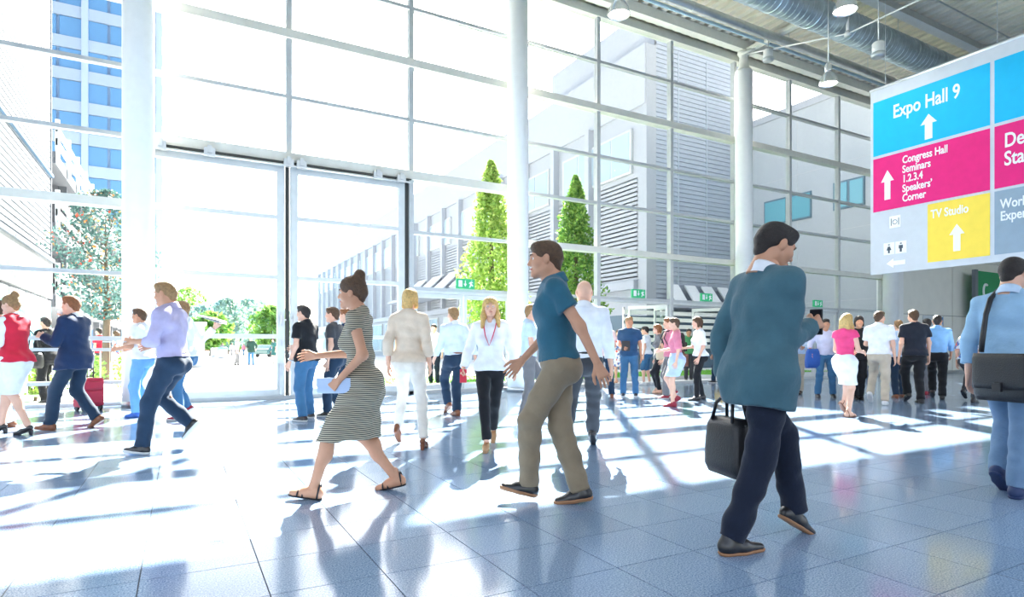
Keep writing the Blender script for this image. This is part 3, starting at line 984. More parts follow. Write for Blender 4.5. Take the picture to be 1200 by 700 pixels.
for i in range(4):
    x = -3.45 + i * .85
    tree('hedge_shrub', (x, 15.4 + .2 * math.sin(i * 3), 0), 1.05 + .1 * math.sin(i * 5), .36, 'round', 900, .05, LEAF_Y if i % 2 else LEAF_G, 'low green shrub outside the leftmost bay, %s from the left column' % ['fourth', 'third', 'second', 'nearest'][i], 60 + i, .1, 'shrub', 'shrubs behind the outdoor railing')
rl = tag(empty('outdoor_railing', (-6.6, 14.7, 0)), 'white railing with thin balusters outside the leftmost bay', 'railing')
MB().tube([(0, 0, 1.05), (5.8, 0, 1.05)], .025, 8).build('top_rail', WHITE, rl, True)
MB().tube([(0, 0, .15), (5.8, 0, .15)], .02, 8).build('bottom_rail', WHITE, rl, True)
for i in range(30):
    MB().tube([(.1 + i * .195, 0, .0 if i % 6 == 0 else .15), (.1 + i * .195, 0, 1.05)], .011 if i % 6 else .02, 6).build('baluster', WHITE, rl, True)

# ================================================================== PEOPLE: distance fields meshed with surface nets
class Vol:
    def __init__(self, lo, hi, h):
        self.lo = np.array(lo, float)
        self.h = h
        self.n = np.ceil((np.array(hi, float) - self.lo) / h).astype(int) + 1
        self.g = np.full(self.n, 1.0, np.float32)

    def _block(self, lo, hi):
        i0 = np.clip(np.floor((lo - self.lo) / self.h).astype(int), 0, self.n - 1)
        i1 = np.clip(np.ceil((hi - self.lo) / self.h).astype(int) + 1, 1, self.n)
        ax = [(self.lo[k] + self.h * np.arange(i0[k], i1[k])).astype(np.float32) for k in range(3)]
        return tuple(slice(i0[k], i1[k]) for k in range(3)), ax

    def cone(self, a, b, ra, rb, k=0.03, nrm=None, s=1.0, cut_b=False, sub=False):
        """tapered capsule a-b; nrm/s squash it along nrm; cut_b gives it a flat end at b; sub carves it away"""
        a, b = np.array(a, float), np.array(b, float)
        R = max(ra, rb) + k + 2 * self.h + .005
        sl, ax = self._block(np.minimum(a, b) - R, np.maximum(a, b) + R)
        if any(q.stop <= q.start for q in sl):
            return self
        qx, qy, qz = ax[0][:, None, None] - a[0], ax[1][None, :, None] - a[1], ax[2][None, None, :] - a[2]
        d = b - a
        L2 = float(d @ d) + 1e-9
        tt = (qx * d[0] + qy * d[1] + qz * d[2]) / L2
        t = np.clip(tt, 0, 1)
        ox, oy, oz = qx - t * d[0], qy - t * d[1], qz - t * d[2]
        if nrm is not None:
            nn = np.array(nrm, float)
            nn /= np.linalg.norm(nn)
            m = (ox * nn[0] + oy * nn[1] + oz * nn[2]) * (1 / s - 1)
            ox, oy, oz = ox + m * nn[0], oy + m * nn[1], oz + m * nn[2]
        dist = np.sqrt(ox * ox + oy * oy + oz * oz) - (ra + (rb - ra) * t)
        if cut_b:
            dist = np.maximum(dist, (tt - 1) * math.sqrt(L2))
        g = self.g[sl]
        if sub:
            dist = -dist
            h_ = np.maximum(k - np.abs(g - dist), 0) / max(k, 1e-6)
            self.g[sl] = np.maximum(g, dist) + h_ * h_ * k * .25
        else:
            h_ = np.maximum(k - np.abs(g - dist), 0) / max(k, 1e-6)
            self.g[sl] = np.minimum(g, dist) - h_ * h_ * k * .25
        return self

    def ell(self, c, r, k=0.02, sub=False):
        c, r = np.array(c, float), np.array(r, float)
        sl, ax = self._block(c - r - k - 2 * self.h - .01, c + r + k + 2 * self.h + .01)
        if any(q.stop <= q.start for q in sl):
            return self
        q = np.sqrt(((ax[0][:, None, None] - c[0]) / r[0]) ** 2 + ((ax[1][None, :, None] - c[1]) / r[1]) ** 2 + ((ax[2][None, None, :] - c[2]) / r[2]) ** 2)
        dist = (q - 1) * float(r.min())
        g = self.g[sl]
        if sub:
            dist = -dist
            h_ = np.maximum(k - np.abs(g - dist), 0) / max(k, 1e-6)
            self.g[sl] = np.maximum(g, dist) + h_ * h_ * k * .25
        else:
            h_ = np.maximum(k - np.abs(g - dist), 0) / max(k, 1e-6)
            self.g[sl] = np.minimum(g, dist) - h_ * h_ * k * .25
        return self

    def clip(self, p, n):
        """keep only the side of the plane at p that n points away from"""
        p, n = np.array(p, float), np.array(n, float)
        ax = [self.lo[k] + self.h * np.arange(self.n[k]) for k in range(3)]
        d = (ax[0][:, None, None] - p[0]) * n[0] + (ax[1][None, :, None] - p[1]) * n[1] + (ax[2][None, None, :] - p[2]) * n[2]
        self.g = np.maximum(self.g, d.astype(np.float32))
        return self

    def mesh(self):
        g = self.g
        g[0], g[-1] = 1, 1
        g[:, 0], g[:, -1] = 1, 1
        g[:, :, 0], g[:, :, -1] = 1, 1
        ins = g < 0
        cnt = np.zeros(np.array(g.shape) - 1, np.int8)
        offs = [(i, j, k) for i in (0, 1) for j in (0, 1) for k in (0, 1)]
        nx, ny, nz = g.shape
        for i, j, k in offs:
            cnt += ins[i:nx - 1 + i, j:ny - 1 + j, k:nz - 1 + k]
        act = np.argwhere((cnt > 0) & (cnt < 8))
        idx = np.full(cnt.shape, -1, np.int64)
        idx[act[:, 0], act[:, 1], act[:, 2]] = np.arange(len(act))
        cv = {o: g[act[:, 0] + o[0], act[:, 1] + o[1], act[:, 2] + o[2]] for o in offs}
        acc = np.zeros((len(act), 3))
        num = np.zeros(len(act))
        for o in offs:
            for ax in range(3):
                if o[ax] == 0:
                    o2 = tuple(1 if q == ax else o[q] for q in range(3))
                    v0, v1 = cv[o], cv[o2]
                    m = (v0 < 0) != (v1 < 0)
                    t = np.where(m, v0 / np.where(m, v0 - v1, 1), 0)
                    p = np.zeros((len(act), 3))
                    p[:] = o
                    p[:, ax] = t
                    acc += p * m[:, None]
                    num += m
        verts = self.lo + (act + acc / num[:, None]) * self.h
        faces = []
        for ax in range(3):
            u, w = (ax + 1) % 3, (ax + 2) % 3
            s0 = [slice(None)] * 3
            s1 = [slice(None)] * 3
            s0[ax] = slice(0, -1)
            s1[ax] = slice(1, None)
            ch = ins[tuple(s0)] != ins[tuple(s1)]
            e = np.argwhere(ch)
            flip = ins[tuple(s0)][e[:, 0], e[:, 1], e[:, 2]]
            q = []
            for du, dw in ((-1, -1), (0, -1), (0, 0), (-1, 0)):
                c = e.copy()
                c[:, u] += du
                c[:, w] += dw
                q.append(idx[c[:, 0], c[:, 1], c[:, 2]])
            q = np.stack(q, 1)
            q[~flip] = q[~flip][:, ::-1]
            faces.append(q)
        return verts, np.concatenate(faces)


def mesh_from(v, f, name):
    me = bpy.data.meshes.new(name)
    n = len(f)
    me.vertices.add(len(v))
    me.vertices.foreach_set('co', np.asarray(v, np.float32).ravel())
    me.loops.add(4 * n)
    me.loops.foreach_set('vertex_index', np.asarray(f, np.int32).ravel())
    me.polygons.add(n)
    me.polygons.foreach_set('loop_start', np.arange(n) * 4)
    me.polygons.foreach_set('loop_total', np.full(n, 4))
    me.polygons.foreach_set('use_smooth', np.ones(n, bool))
    me.update(calc_edges=True)
    return me


def vnormals(v, f):
    nrm = np.zeros_like(v)
    a = np.cross(v[f[:, 2]] - v[f[:, 0]], v[f[:, 3]] - v[f[:, 1]])
    for k in range(4):
        np.add.at(nrm, f[:, k], a)
    return nrm / (np.linalg.norm(nrm, axis=1)[:, None] + 1e-9)


def wrinkle(v, f, amp, seed):
    """cloth folds: warped sine ridges along the surface normal"""
    rs = np.random.RandomState(seed)
    w = np.zeros(len(v))
    for i in range(5):
        d = rs.normal(size=3)
        d[2] = abs(d[2]) * 1.5 + .4
        d /= np.linalg.norm(d)
        e = rs.normal(size=3)
        fr = rs.uniform(28, 60)
        w += np.sin(fr * (v @ d) + 1.6 * np.sin(9 * (v @ e) + rs.uniform(0, 6)) + rs.uniform(0, 6)) * (30 / fr)
    return v + vnormals(v, f) * (amp * w / 2.2)[:, None]


_T = {}


def head_template(lod, female):
    key = ('head', lod, female)
    if key in _T:
        return _T[key]
    V = Vol((-.11, -.14, -.20), (.11, .15, .14), lod)
    jw = .036 if female else .043
    V.ell((0, -.012, .032), (.074, .095, .084), .02)
    V.ell((0, .022, -.03), (.061, .066, .085), .03)
    for s in (-1, 1):
        V.cone((s * jw, -.0, -.058), (s * .012, .070, -.096), .027, .02, .025)
        V.ell((s * .038, .058, -.028), (.026, .026, .026), .03)
        V.cone((s * .042, .068, .024), (s * .012, .083, .024), .011, .012, .015)
        V.ell((s * .031, .099, .004), (.018, .020, .013), .012, sub=True)
        V.ell((s * .0775, -.006, -.004), (.011, .020, .032), .008)
        V.cone((s * .012, .091, -.034), (s * .010, .094, -.034), .008, .008, .008)
        V.cone((s * .021, .081, -.063), (0, .089, -.060), .0055, .0065, .006)
        V.cone((s * .017, .081, -.071), (0, .087, -.072), .0055, .007, .006)
    V.ell((0, .075, -.098), (.022, .018, .018), .02)
    V.cone((0, .086, .012), (0, .107, -.029), .008, .012, .014)
    V.cone((0, -.022, -.05), (0, -.035, -.19), .05 if female else .057, .05 if female else .058, .03)
    _T[key] = V.mesh()
    return _T[key]


def hand_template(lod, curl):
    key = ('hand', lod, curl)
    if key in _T:
        return _T[key]
    V = Vol((-.12, -.07, -.22), (.05, .10, .06), lod)
    c = {'relax': (14, 22, 16), 'grip': (62, 82, 45), 'hold': (35, 45, 25)}[curl]
    V.cone((0, 0, .045), (0, 0, -.02), .027, .025, .01, (1, 0, 0), .72)
    fy = (.031, .0105, -.0105, -.030)
    for y in fy:
        V.cone((0, y * .45, -.015), (0, y, -.092), .0145, .0115, .012)
    for y, L, r, fan in zip(fy, (.074, .083, .076, .060), (.0085, .0088, .0083, .0075), (.10, .02, -.06, -.15)):
        p = np.array((0., y, -.092))
        ang = 0.0
        for j, part in enumerate((.46, .31, .23)):
            ang += math.radians(c[j])
            q = p + L * part * np.array((-math.sin(ang), fan * math.cos(ang), -math.cos(ang)))
            V.cone(p, q, r * (1 - .09 * j), r * (1 - .09 * (j + 1)), .004)
            p = q
    tb = {'relax': ((-.012, .052, -.062), (-.020, .062, -.095), (-.026, .063, -.118)), 'grip': ((-.022, .048, -.062), (-.046, .044, -.088), (-.060, .026, -.098)),
          'hold': ((-.022, .05, -.062), (-.045, .05, -.088), (-.062, .044, -.104))}[curl]
    p = np.array((-.003, .020, -.022))
    for q, (r0, r1) in zip(tb, ((.0145, .0115), (.0115, .0095), (.0095, .008))):
        V.cone(p, q, r0, r1, .008)
        p = np.array(q)
    _T[key] = V.mesh()
    return _T[key]


def shoe_template(lod, kind):
    """ankle above the origin, toe towards +y, ground at z = 0; returns upper and sole"""
    key = ('shoe', lod, kind)
    if key in _T:
        return _T[key]
    lift = .055 if kind == 'heel' else 0.0
    w = .80 if kind == 'heel' else 1.0
    U = Vol((-.075, -.12, -.02), (.075, .25, .20 + lift), lod)
    toe = .178 if kind != 'dress' else .195
    z = lambda y: lift * min(1, max(0, (.10 - y) / .15))
    U.cone((0, -.038, .042 + z(-.04)), (0, .055, .042 + z(.05)), .040 * w, .042 * w, .03)
    U.cone((0, .055, .034 + z(.05)), (0, toe - .03, .024), .044 * w, (.032 if kind != 'dress' else .026) * w, .03, (0, 0, 1), .75)
    if kind not in ('heel', 'sandal', 'bare'):
        U.cone((0, -.02, .05), (0, -.008, .105), .042, .043, .03, cut_b=True)
    elif kind != 'heel':
        U.cone((0, -.015, .05), (0, -.0, .13), .036, .034, .04)
        for i, x in enumerate((-.026, -.010, .005, .019, .032)):
            U.cone((x, toe - .055, .02), (x * 1.05, toe - .022 - abs(i - 3) * .006, .014), .0105, .0095, .004)
    if kind == 'heel':
        U.cone((0, .02, .105), (0, .085, .10), .026, .022, .02, sub=True)
    U.clip((0, 0, .010), (0, 0, -1)) if kind != 'heel' else None
    up = U.mesh()
    S = Vol((-.075, -.12, -.02), (.075, .25, .14), lod)
    e = .004
    S.cone((0, -.036, .03), (0, .055, .03), .041 * w + e, .042 * w + e, .02)
    S.cone((0, .055, .03), (0, toe - .028, .02), .044 * w + e, (.033 if kind != 'dress' else .027) * w + e, .02)
    th = {'sneaker': .028, 'dress': .018, 'sandal': .014, 'bare': .012, 'heel': .014}[kind]
    S.clip((0, 0, th), (0, 0, 1))
    S.clip((0, 0, 0), (0, 0, -1))
    sv, sf = S.mesh()
    if kind == 'heel':
        sv = sv.copy()
        sv[:, 2] += np.array([z(y) for y in sv[:, 1]])
        Hh = Vol((-.04, -.11, -.02), (.04, .02, .10), lod)
        Hh.cone((0, -.045, .07), (0, -.048, -.01), .030, .018, .01)
        Hh.clip((0, 0, 0), (0, 0, -1)).clip((0, 0, .066), (0, 0, 1))
        hv, hf = Hh.mesh()
        sf = np.concatenate([sf, hf + len(sv)])
        sv = np.concatenate([sv, hv])
    _T[key] = (up, (sv, sf))
    return _T[key]


def hair_template(lod, style):
    key = ('hair', lod, style)
    if key in _T:
        return _T[key]
    V = Vol((-.16, -.20, -.34), (.16, .14, .22), lod)
    V.ell((0, -.017, .038), (.083, .104, .090), .01)
    if style in ('short', 'balding'):
        V.cone((0, -.06, -.01), (0, -.062, -.055), .062, .045, .03)
    if style == 'short':
        V.ell((0, .045, .088), (.060, .045, .030), .03)
    if style in ('long', 'bun', 'bob'):
        V.ell((0, .0, .06), (.084, .09, .078), .03)
    if style == 'bob':
        for s in (-1, 1):
            V.cone((s * .068, -.01, .02), (s * .072, -.005, -.075), .026, .028, .03)
        V.cone((0, -.07, .02), (0, -.068, -.08), .06, .05, .03)
    if style == 'long':
        for s in (-1, 1):
            V.cone((s * .070, .0, .03), (s * .085, .012, -.10), .024, .030, .03)
            V.cone((s * .085, .012, -.10), (s * .098, .03, -.235), .032, .022, .03)
            V.cone((s * .05, -.06, .0), (s * .07, -.06, -.24), .045, .040, .04)
        V.cone((0, -.08, .0), (0, -.075, -.25), .05, .045, .04)
    if style == 'bun':
        V.cone((0, -.055, .09), (0, -.065, .145), .05, .045, .02)
        V.cone((0, -.07, -.01), (0, -.068, -.05), .055, .035, .03)
    V.ell((0, .108, -.032), (.066, .085, .088), .012, sub=True)
    if style in ('short', 'bun', 'balding'):
        for s in (-1, 1):
            V.ell((s * .085, .005, -.035), (.028, .04, .05), .008, sub=True)
    if style == 'balding':
        V.ell((0, .03, .105), (.085, .11, .075), .01, sub=True)
    _T[key] = V.mesh()
    return _T[key]


def rot_to(d, hint):
    """frame whose -z is d and whose y is close to hint"""
    z = -np.array(d, float)
    z /= np.linalg.norm(z)
    y = np.array(hint, float)
    y = y - z * (y @ z)
    y /= np.linalg.norm(y) + 1e-9
    return np.stack([np.cross(y, z), y, z], 1)


def ik(a, b, l1, l2, pole):
    a, b, pole = np.array(a, float), np.array(b, float), np.array(pole, float)
    d = b - a
    L = np.linalg.norm(d)
    mx = (l1 + l2) * .998
    if L > mx:
        b = a + d * (mx / L)
        d = b - a
        L = mx
    u = d / L
    c = (l1 * l1 - l2 * l2 + L * L) / (2 * L)
    h = math.sqrt(max(0, l1 * l1 - c * c))
    p = pole - u * (pole @ u)
    p /= np.linalg.norm(p) + 1e-9
    return a + u * c + p * h, b


def rx(a):
    c, s = math.cos(a), math.sin(a)
    return np.array([[1, 0, 0], [0, c, -s], [0, s, c]])


def rzm(a):
    c, s = math.cos(a), math.sin(a)
    return np.array([[c, -s, 0], [s, c, 0], [0, 0, 1]])


SKINS = {}


def skin_mat(name, c):
    return pmat('skin_' + name, c, 0.5, spec=0.4, var=0.06, vscale=14)


SKIN = {'fair': skin_mat('fair', (0.72, 0.42, 0.30)), 'tan': skin_mat('tan', (0.55, 0.28, 0.17)), 'dark': skin_mat('dark', (0.30, 0.14, 0.08))}
HAIR = {n: pmat('hair_' + n, c, 0.55, spec=0.5, bump=0.9, bscale=150, var=0.25, vscale=40) for n, c in
        {'brown': (0.09, 0.045, 0.02), 'dark': (0.018, 0.012, 0.01), 'blonde': (0.62, 0.40, 0.14), 'red': (0.25, 0.09, 0.03), 'grey': (0.35, 0.33, 0.3), 'sandy': (0.30, 0.17, 0.07)}.items()}
EYEW = pmat('eye_white', (0.8, 0.78, 0.75), 0.2)
EYED = pmat('eye_iris', (0.03, 0.025, 0.02), 0.1)
LIP = pmat('lips', (0.50, 0.17, 0.14), 0.45)

ARMS = {'down': (.065, .03, .885), 'fwd': (.05, .24, .95), 'back': (.07, -.22, .94), 'bent': (-.02, .30, 1.10), 'phone': (-.12, .30, 1.20), 'face': (-.10, .20, 1.44),
        'hip': (.13, .05, 1.00), 'carry': (.06, .10, .90), 'out': (.0, .42, 1.18)}
PEOPLE = {}
pcount = [0]


def person(key, label, face, feet, head_y=None, root=None, height=None, sex='m', skin='fair', hair=('short', 'brown'), top=None, bottom=None, shoes=('dress', None, None),
           arms=('down', 'down'), curls=('relax', 'relax'), lean=3.0, head=(0, 0), lod=None, group=None, vest=None, belt=None, collar=None, shift=(0, 0), build=1.0, tie=None, pelvis_y=None):
    """feet = (left, right), each (px, py[, lift, pitch]); face: 0 away from the camera, 90 to the left, 180 towards it, -90 to the right"""
    pcount[0] += 1
    seed = pcount[0]
    F = [(list(f) + [0, 0])[:4] if len(f) < 4 else list(f) for f in feet]
    G2 = [ground(f[0], f[1]) for f in F]
    R0 = ground(*root) if root else (G2[0] + G2[1]) / 2
    dep = R0.x * SN + R0.y * CS
    if height is None:
        height = CAM_H + (HORIZON - head_y) * dep / FOCAL
    S = height / 1.75
    rz = math.radians(face) - YAW
    cz, sz = math.cos(-rz), math.sin(-rz)
    o = tag(empty('person', (R0.x, R0.y, 0), rz), label, 'person', group)
    if lod is None:
        lod = .0115 if dep < 7.2 else (.0145 if dep < 10.2 else (.019 if dep < 17 else .026))
    hl = .0048 if dep < 7.2 else (.0065 if dep < 10.2 else (.0085 if dep < 17 else .012))
    # ---- skeleton (unscaled 1.75 m figure, facing +y, +x = the person's right)
    fem = sex == 'f'
    foot = []
    for f, gp_, side in zip(F, G2, (-1, 1)):
        dx, dy = gp_.x - R0.x, gp_.y - R0.y
        lx, ly = (dx * cz - dy * sz) / S, (dx * sz + dy * cz) / S
        mx_ = .46 if dep < 7.5 else .24
        sc_ = min(1.0, mx_ / (math.hypot(lx - side * .09, ly) + 1e-6))
        lx, ly = side * .09 + (lx - side * .09) * sc_, ly * sc_
        foot.append((lx, ly, f[2] / S, math.radians(f[3])))
    # keep strides within a leg's reach
    for i in (0, 1):
        lx, ly, lz, pt = foot[i]
        foot[i] = (max(-.20, min(.20, lx)), max(-.52, min(.52, ly)), lz, pt)
    hz = .055 if shoes[0] == 'heel' else .0
    ankles = []
    for lx, ly, lz, pt in foot:
        piv = .10 if pt > 0 else -.06
        R = rx(-pt)
        a = np.array((lx, ly + piv, lz)) + R @ np.array((0, -piv, .085 + hz))
        ankles.append((a, R, np.array((lx, ly + piv, lz)), piv))
    hipw = .092 if not fem else .09
    py_ = pelvis_y if pelvis_y is not None else 0.0
    L1, L2 = .425, .425
    hz_ = .93 + hz
    for (a, R, pv, piv), s in zip(ankles, (-1, 1)):
        dxy2 = (a[0] - s * hipw) ** 2 + (a[1] - py_) ** 2
        hz_ = min(hz_, a[2] + math.sqrt(max(.2, ((L1 + L2) * .99) ** 2 - dxy2)))
    dz = hz_ - .93
    pel = np.array((0, py_, .95 + dz))
    Rt = rx(-math.radians(lean))
    T = lambda p: pel + Rt @ (np.array(p, float) - np.array((0, 0, .95)))
    hips = [np.array((s * hipw, py_, hz_)) for s in (-1, 1)]
    knees = []
    for i in (0, 1):
        kn, an = ik(hips[i], ankles[i][0], L1, L2, (.0, 1, .15))
        knees.append((kn, an))
    shw = (.180 if not fem else .158) * (1 + (build - 1) * .5)
    sh = [T((s * shw, -.012, 1.415)) for s in (-1, 1)]
    la, lf = .285, .255
    arm = []
    for i, s in ((0, -1), (1, 1)):
        sp_ = arms[i]
        off = ARMS[sp_] if isinstance(sp_, str) else sp_
        w = np.array((s * (shw + off[0]), off[1], off[2])) + np.array((0, py_, dz))
        el, wr_ = ik(sh[i], w, la, lf, (s * .35, -1, -.35))
        arm.append((el, wr_))
    neck = T((0, -.03, 1.46))
    hc = T((0, .022, 1.632))
    Rh = Rt @ rzm(math.radians(head[0])) @ rx(-math.radians(head[1] - lean * .6))
    lo = np.minimum.reduce([a[0] for a in ankles] + [q[0] for q in arm] + [q[1] for q in arm] + [k[0] for k in knees] + [pel, hc, sh[0], sh[1]]) - .24
    hi = np.maximum.reduce([a[0] for a in ankles] + [q[0] for q in arm] + [q[1] for q in arm] + [k[0] for k in knees] + [pel, hc, sh[0], sh[1]]) + .24
    fwd = Rt @ np.array((0, 1, 0.))
    B = build

    def torso(V, inf, zlo=.80, k=.05):
        V.cone(T((-.06, 0, .94)), T((.06, 0, .94)), .105 * B + inf, .105 * B + inf, k, fwd, .92)
        wst = (.105 if fem else .128) * B
        V.cone(T((0, 0, .98)), T((0, .005, 1.12)), .135 * B + inf, wst + inf + .012, k, fwd, .76)
        V.cone(T((0, 0, 1.10)), T((0, 0, 1.31)), wst + .01 + inf, (.132 if fem else .155) * B + inf, k, fwd, .70)
        V.cone(T((-.07, .004, 1.30)), T((.07, .004, 1.30)), (.092 if fem else .11) * B + inf, (.092 if fem else .11) * B + inf, k, fwd, .88)
        V.cone(T((-shw + .035, -.014, 1.405)), T((shw - .035, -.014, 1.405)), .056 + inf, .056 + inf, k)
        for s in (-1, 1):
            V.cone(T((s * .10, -.02, 1.425)), T((0, -.03, 1.475)), .045 + inf * .8, .050 + inf * .5, k)
            V.ell(T((s * .062, -.06, .895)), (.082 + inf, .078 + inf, .088 + inf), k)
            if fem:
                V.ell(T((s * .068, .085, 1.255)), (.060 + inf * .7, .052 + inf * .7, .06 + inf * .7), k * .8)

    def arms_(V, inf, upto, k=.035, cuff=0.0):
        for i in (0, 1):
            el, wr_ = arm[i]
            if upto <= 1.0:
                e = sh[i] + (el - sh[i]) * upto
                V.cone(sh[i], e, .052 + inf, .046 + inf + cuff, k, cut_b=True)
            else:
                V.cone(sh[i], el, .052 + inf, .042 + inf, k)
                e = el + (wr_ - el) * (upto - 1)
                V.cone(el, e, .042 + inf, .031 + inf + cuff, k, cut_b=upto < 1.99)

    def build_mesh(name, V, mat, amp=0.0, parent=None):
        v, f = V.mesh()
        if amp:
            v = wrinkle(v, f, amp, seed * 7 + len(name))
        return link(name, mesh_from(v * S, f, name), mat, parent or o)

    # ---- body
    V = Vol(lo, hi, lod)
    torso(V, -.006)
    arms_(V, -.006, 2.0)
    V.cone(neck, T((0, -.005, 1.57)), .056 if not fem else .048, .054 if not fem else .046, .04)
    for i in (0, 1):
        kn, an = knees[i]
        lg = -.021 if (bottom and bottom[0] in ('trousers', 'slim', 'wide')) else 0.0
        V.cone(hips[i], kn, .088 * B + lg, .054 + lg, .03)
        V.cone(kn, an, .053 + lg, .036 + lg * .5, .03)
        cf = kn + (an - kn) * .32 - np.array((0, .022, 0))
        V.ell(cf, (.047 + lg, .047 + lg, .095), .03)
        V.cone(an, an - np.array((0, 0, .01)), .038, .036, .02)
    bv, bf = V.mesh()
    vs, fs, n = [bv], [bf], len(bv)
    hv, hf = head_template(hl, fem)
    hs = .97 if fem else 1.0
    vs.append(hc + (hv * hs) @ Rh.T)
    fs.append(hf + n)
    n += len(hv)
    hands = []
    for i, s in ((0, -1), (1, 1)):
        el, wr_ = arm[i]
        tv, tf = hand_template(min(hl, .0062) if dep < 17 else hl, curls[i])
        d = (wr_ - el) / np.linalg.norm(wr_ - el)
        fr = rot_to(d, (0, .9, .45) if d[2] < -.5 else (-s * .35, .15, 1))
        q = tv.copy() * (.90 if fem else .98)
        ff = tf
        if s < 0:
            q[:, 0] *= -1
            ff = tf[:, ::-1]
            # mirrored hand keeps the same frame
        vs.append(wr_ + q @ fr.T)
        fs.append(ff + n)
        n += len(q)
        hands.append((wr_, fr, d))
    skinned_feet = shoes[0] in ('sandal', 'bare')
    shl = max(hl, .0055)
    for (a, R, pv, piv), s in zip(ankles, (-1, 1)):
        if skinned_feet:
            (uv, uf), _ = shoe_template(shl, 'bare')
            q = pv + ((uv - np.array((0, piv, 0))) @ R.T)
            vs.append(q)
            fs.append(uf + n)
            n += len(q)
    body = link('body', mesh_from(np.concatenate(vs) * S, np.concatenate(fs), 'body'), SKIN[skin], o)
    if dep < 10.5:
        for s in (-1, 1):
            c = hc + Rh @ (np.array((s * .031, .0765, .004)) * hs)
            mb = MB().lathe([(0.0001, -.0105), (.0074, -.0074), (.0105, 0), (.0074, .0074), (.0001, .0105)], 10, c * S, cap=False)
            mb.build('eye', EYEW, body, True)
            c2 = hc + Rh @ (np.array((s * .031, .0828, .004)) * hs)
            MB().lathe([(0.0001, -.006), (.0048, -.0035), (.006, 0), (.0048, .0035), (.0001, .006)], 8, c2 * S, cap=False).build('iris', EYED, body, True)
            br = [hc + Rh @ (np.array((s * x_, y_, z_)) * hs) for x_, y_, z_ in ((.014, .098, .026), (.030, .094, .031), (.047, .080, .027))]
            if hair:
                MB().tube([p * S for p in br], [.0035, .0042, .002], 6).build('eyebrow', HAIR[hair[1]], body, True)
        lp = [hc + Rh @ (np.array(p) * hs) for p in ((-.022, .087, -.066), (-.010, .0955, -.063), (0, .097, -.0645), (.010, .0955, -.063), (.022, .087, -.066))]
        MB().tube([p * S for p in lp], [.002, .005, .0055, .005, .002], 6).build('lips', LIP, body, True)
    if hair:
        tv, tf = hair_template(max(hl, .0058), hair[0])
        q = tv * hs
        link('hair', mesh_from((hc + q @ Rh.T) * S, tf, 'hair'), HAIR[hair[1]], o)
    amp = .0055
    # ---- lower garment
    bt = bottom[0] if bottom else None
    if bt in ('trousers', 'slim', 'wide', 'shorts'):
        V = Vol(lo, hi, lod)
        g_ = {'trousers': (.100, .076, .068), 'slim': (.094, .064, .052), 'wide': (.104, .086, .080), 'shorts': (.105, .088, .08)}[bt]
        inf = .012
        V.cone(T((-.06, 0, .94)), T((.06, 0, .94)), .105 * B + inf, .105 * B + inf, .05, fwd, .92)
        V.cone(T((0, 0, .95)), T((0, 0, 1.04)), .128 * B + inf, .118 * B + inf, .04, fwd, .78, cut_b=True)
        for s in (-1, 1):
            V.ell(T((s * .062, -.06, .895)), (.082 + inf, .078 + inf, .088 + inf), .05)
        for i in (0, 1):
            kn, an = knees[i]
            V.cone(hips[i] - np.array((0, 0, .02)), kn, g_[0] * B, g_[1], .025)
            if bt != 'shorts':
                e = kn + (an - kn) * 1.03
                V.cone(kn, e, g_[1], g_[2], .03, cut_b=True)
        build_mesh('trousers' if bt != 'shorts' else 'shorts', V, bottom[1], amp * 1.2)
    elif bt in ('skirt', 'dress'):
        V = Vol(lo, hi, lod)
        hem = bottom[2] + dz
        inf = .016
        k = .16
        if bt == 'dress':
            torso(V, .012)
            arms_(V, .012, bottom[3] if len(bottom) > 3 else .28)
        else:
            V.cone(T((-.06, 0, .94)), T((.06, 0, .94)), .105 * B + inf, .105 * B + inf, .05, fwd, .92)
            V.cone(T((0, 0, .95)), T((0, 0, 1.06)), .132 * B + inf, .124 * B + inf, .04, fwd, .80, cut_b=True)
            for s in (-1, 1):
                V.ell(T((s * .062, -.06, .895)), (.082 + inf, .078 + inf, .088 + inf), .05)
        for i in (0, 1):
            kn, an = knees[i]
            V.cone(hips[i], kn + (an - kn) * .25, .102, .088, .10)
        mid = (knees[0][0] + knees[1][0]) / 2
        V.cone(pel - np.array((0, 0, .06)), np.array((mid[0], mid[1] * .8, hem - .1)), .125, .14, .10)
        V.clip((0, 0, hem), (0, 0, -1))
        build_mesh('dress' if bt == 'dress' else 'skirt', V, bottom[1], amp * 1.5)
    # ---- upper garment: (mat, sleeve 0..2, hem height, inflate, name)
    def upper(spec, extra=0.0):
        mat, sl, hem, inf, nm = spec
        inf = inf + extra
        V = Vol(lo, hi, lod)
        torso(V, inf)
        if hem < .95:
            V.cone(T((-.06, 0, .94)), T((.06, 0, .94)), .105 * B + max(inf, .02) + .012, .105 * B + max(inf, .02) + .012, .04, fwd, .95)
            for s in (-1, 1):
                e_ = .105 if hem >= .88 else .082
                V.ell(T((s * .062, -.06 if hem >= .88 else -.02, .895)), (e_ + inf * .5, e_ + inf * .5, e_ + inf * .5), .05)
        if hem < .88:
            V.cone(T((-.03, 0, 1.32)), T((-.03, 0, .84)), .138 * B + inf * .6, .136 * B + inf * .6, .05, fwd, .74)
            V.cone(T((.03, 0, 1.32)), T((.03, 0, .84)), .138 * B + inf * .6, .136 * B + inf * .6, .05, fwd, .74)
            V.cone(T((-shw + .02, -.014, 1.412)), T((shw - .02, -.014, 1.412)), .054 + inf, .054 + inf, .04)
            for i, s in ((0, -1), (1, 1)):
                kn = knees[i][0]
                fl = .088 * B + inf + .006
                V.cone(hips[i] + np.array((0, 0, .02)), hips[i] + (kn - hips[i]) * .65, fl, fl + .008, .10)
            V.cone(pel, pel + np.array((0, 0, -.25)), .12 * B + inf, .125 * B + inf, .10, fwd, .85)
        if sl:
            arms_(V, inf * .6 + .004, sl, k=.016, cuff=.006 if sl > 1 else .012)
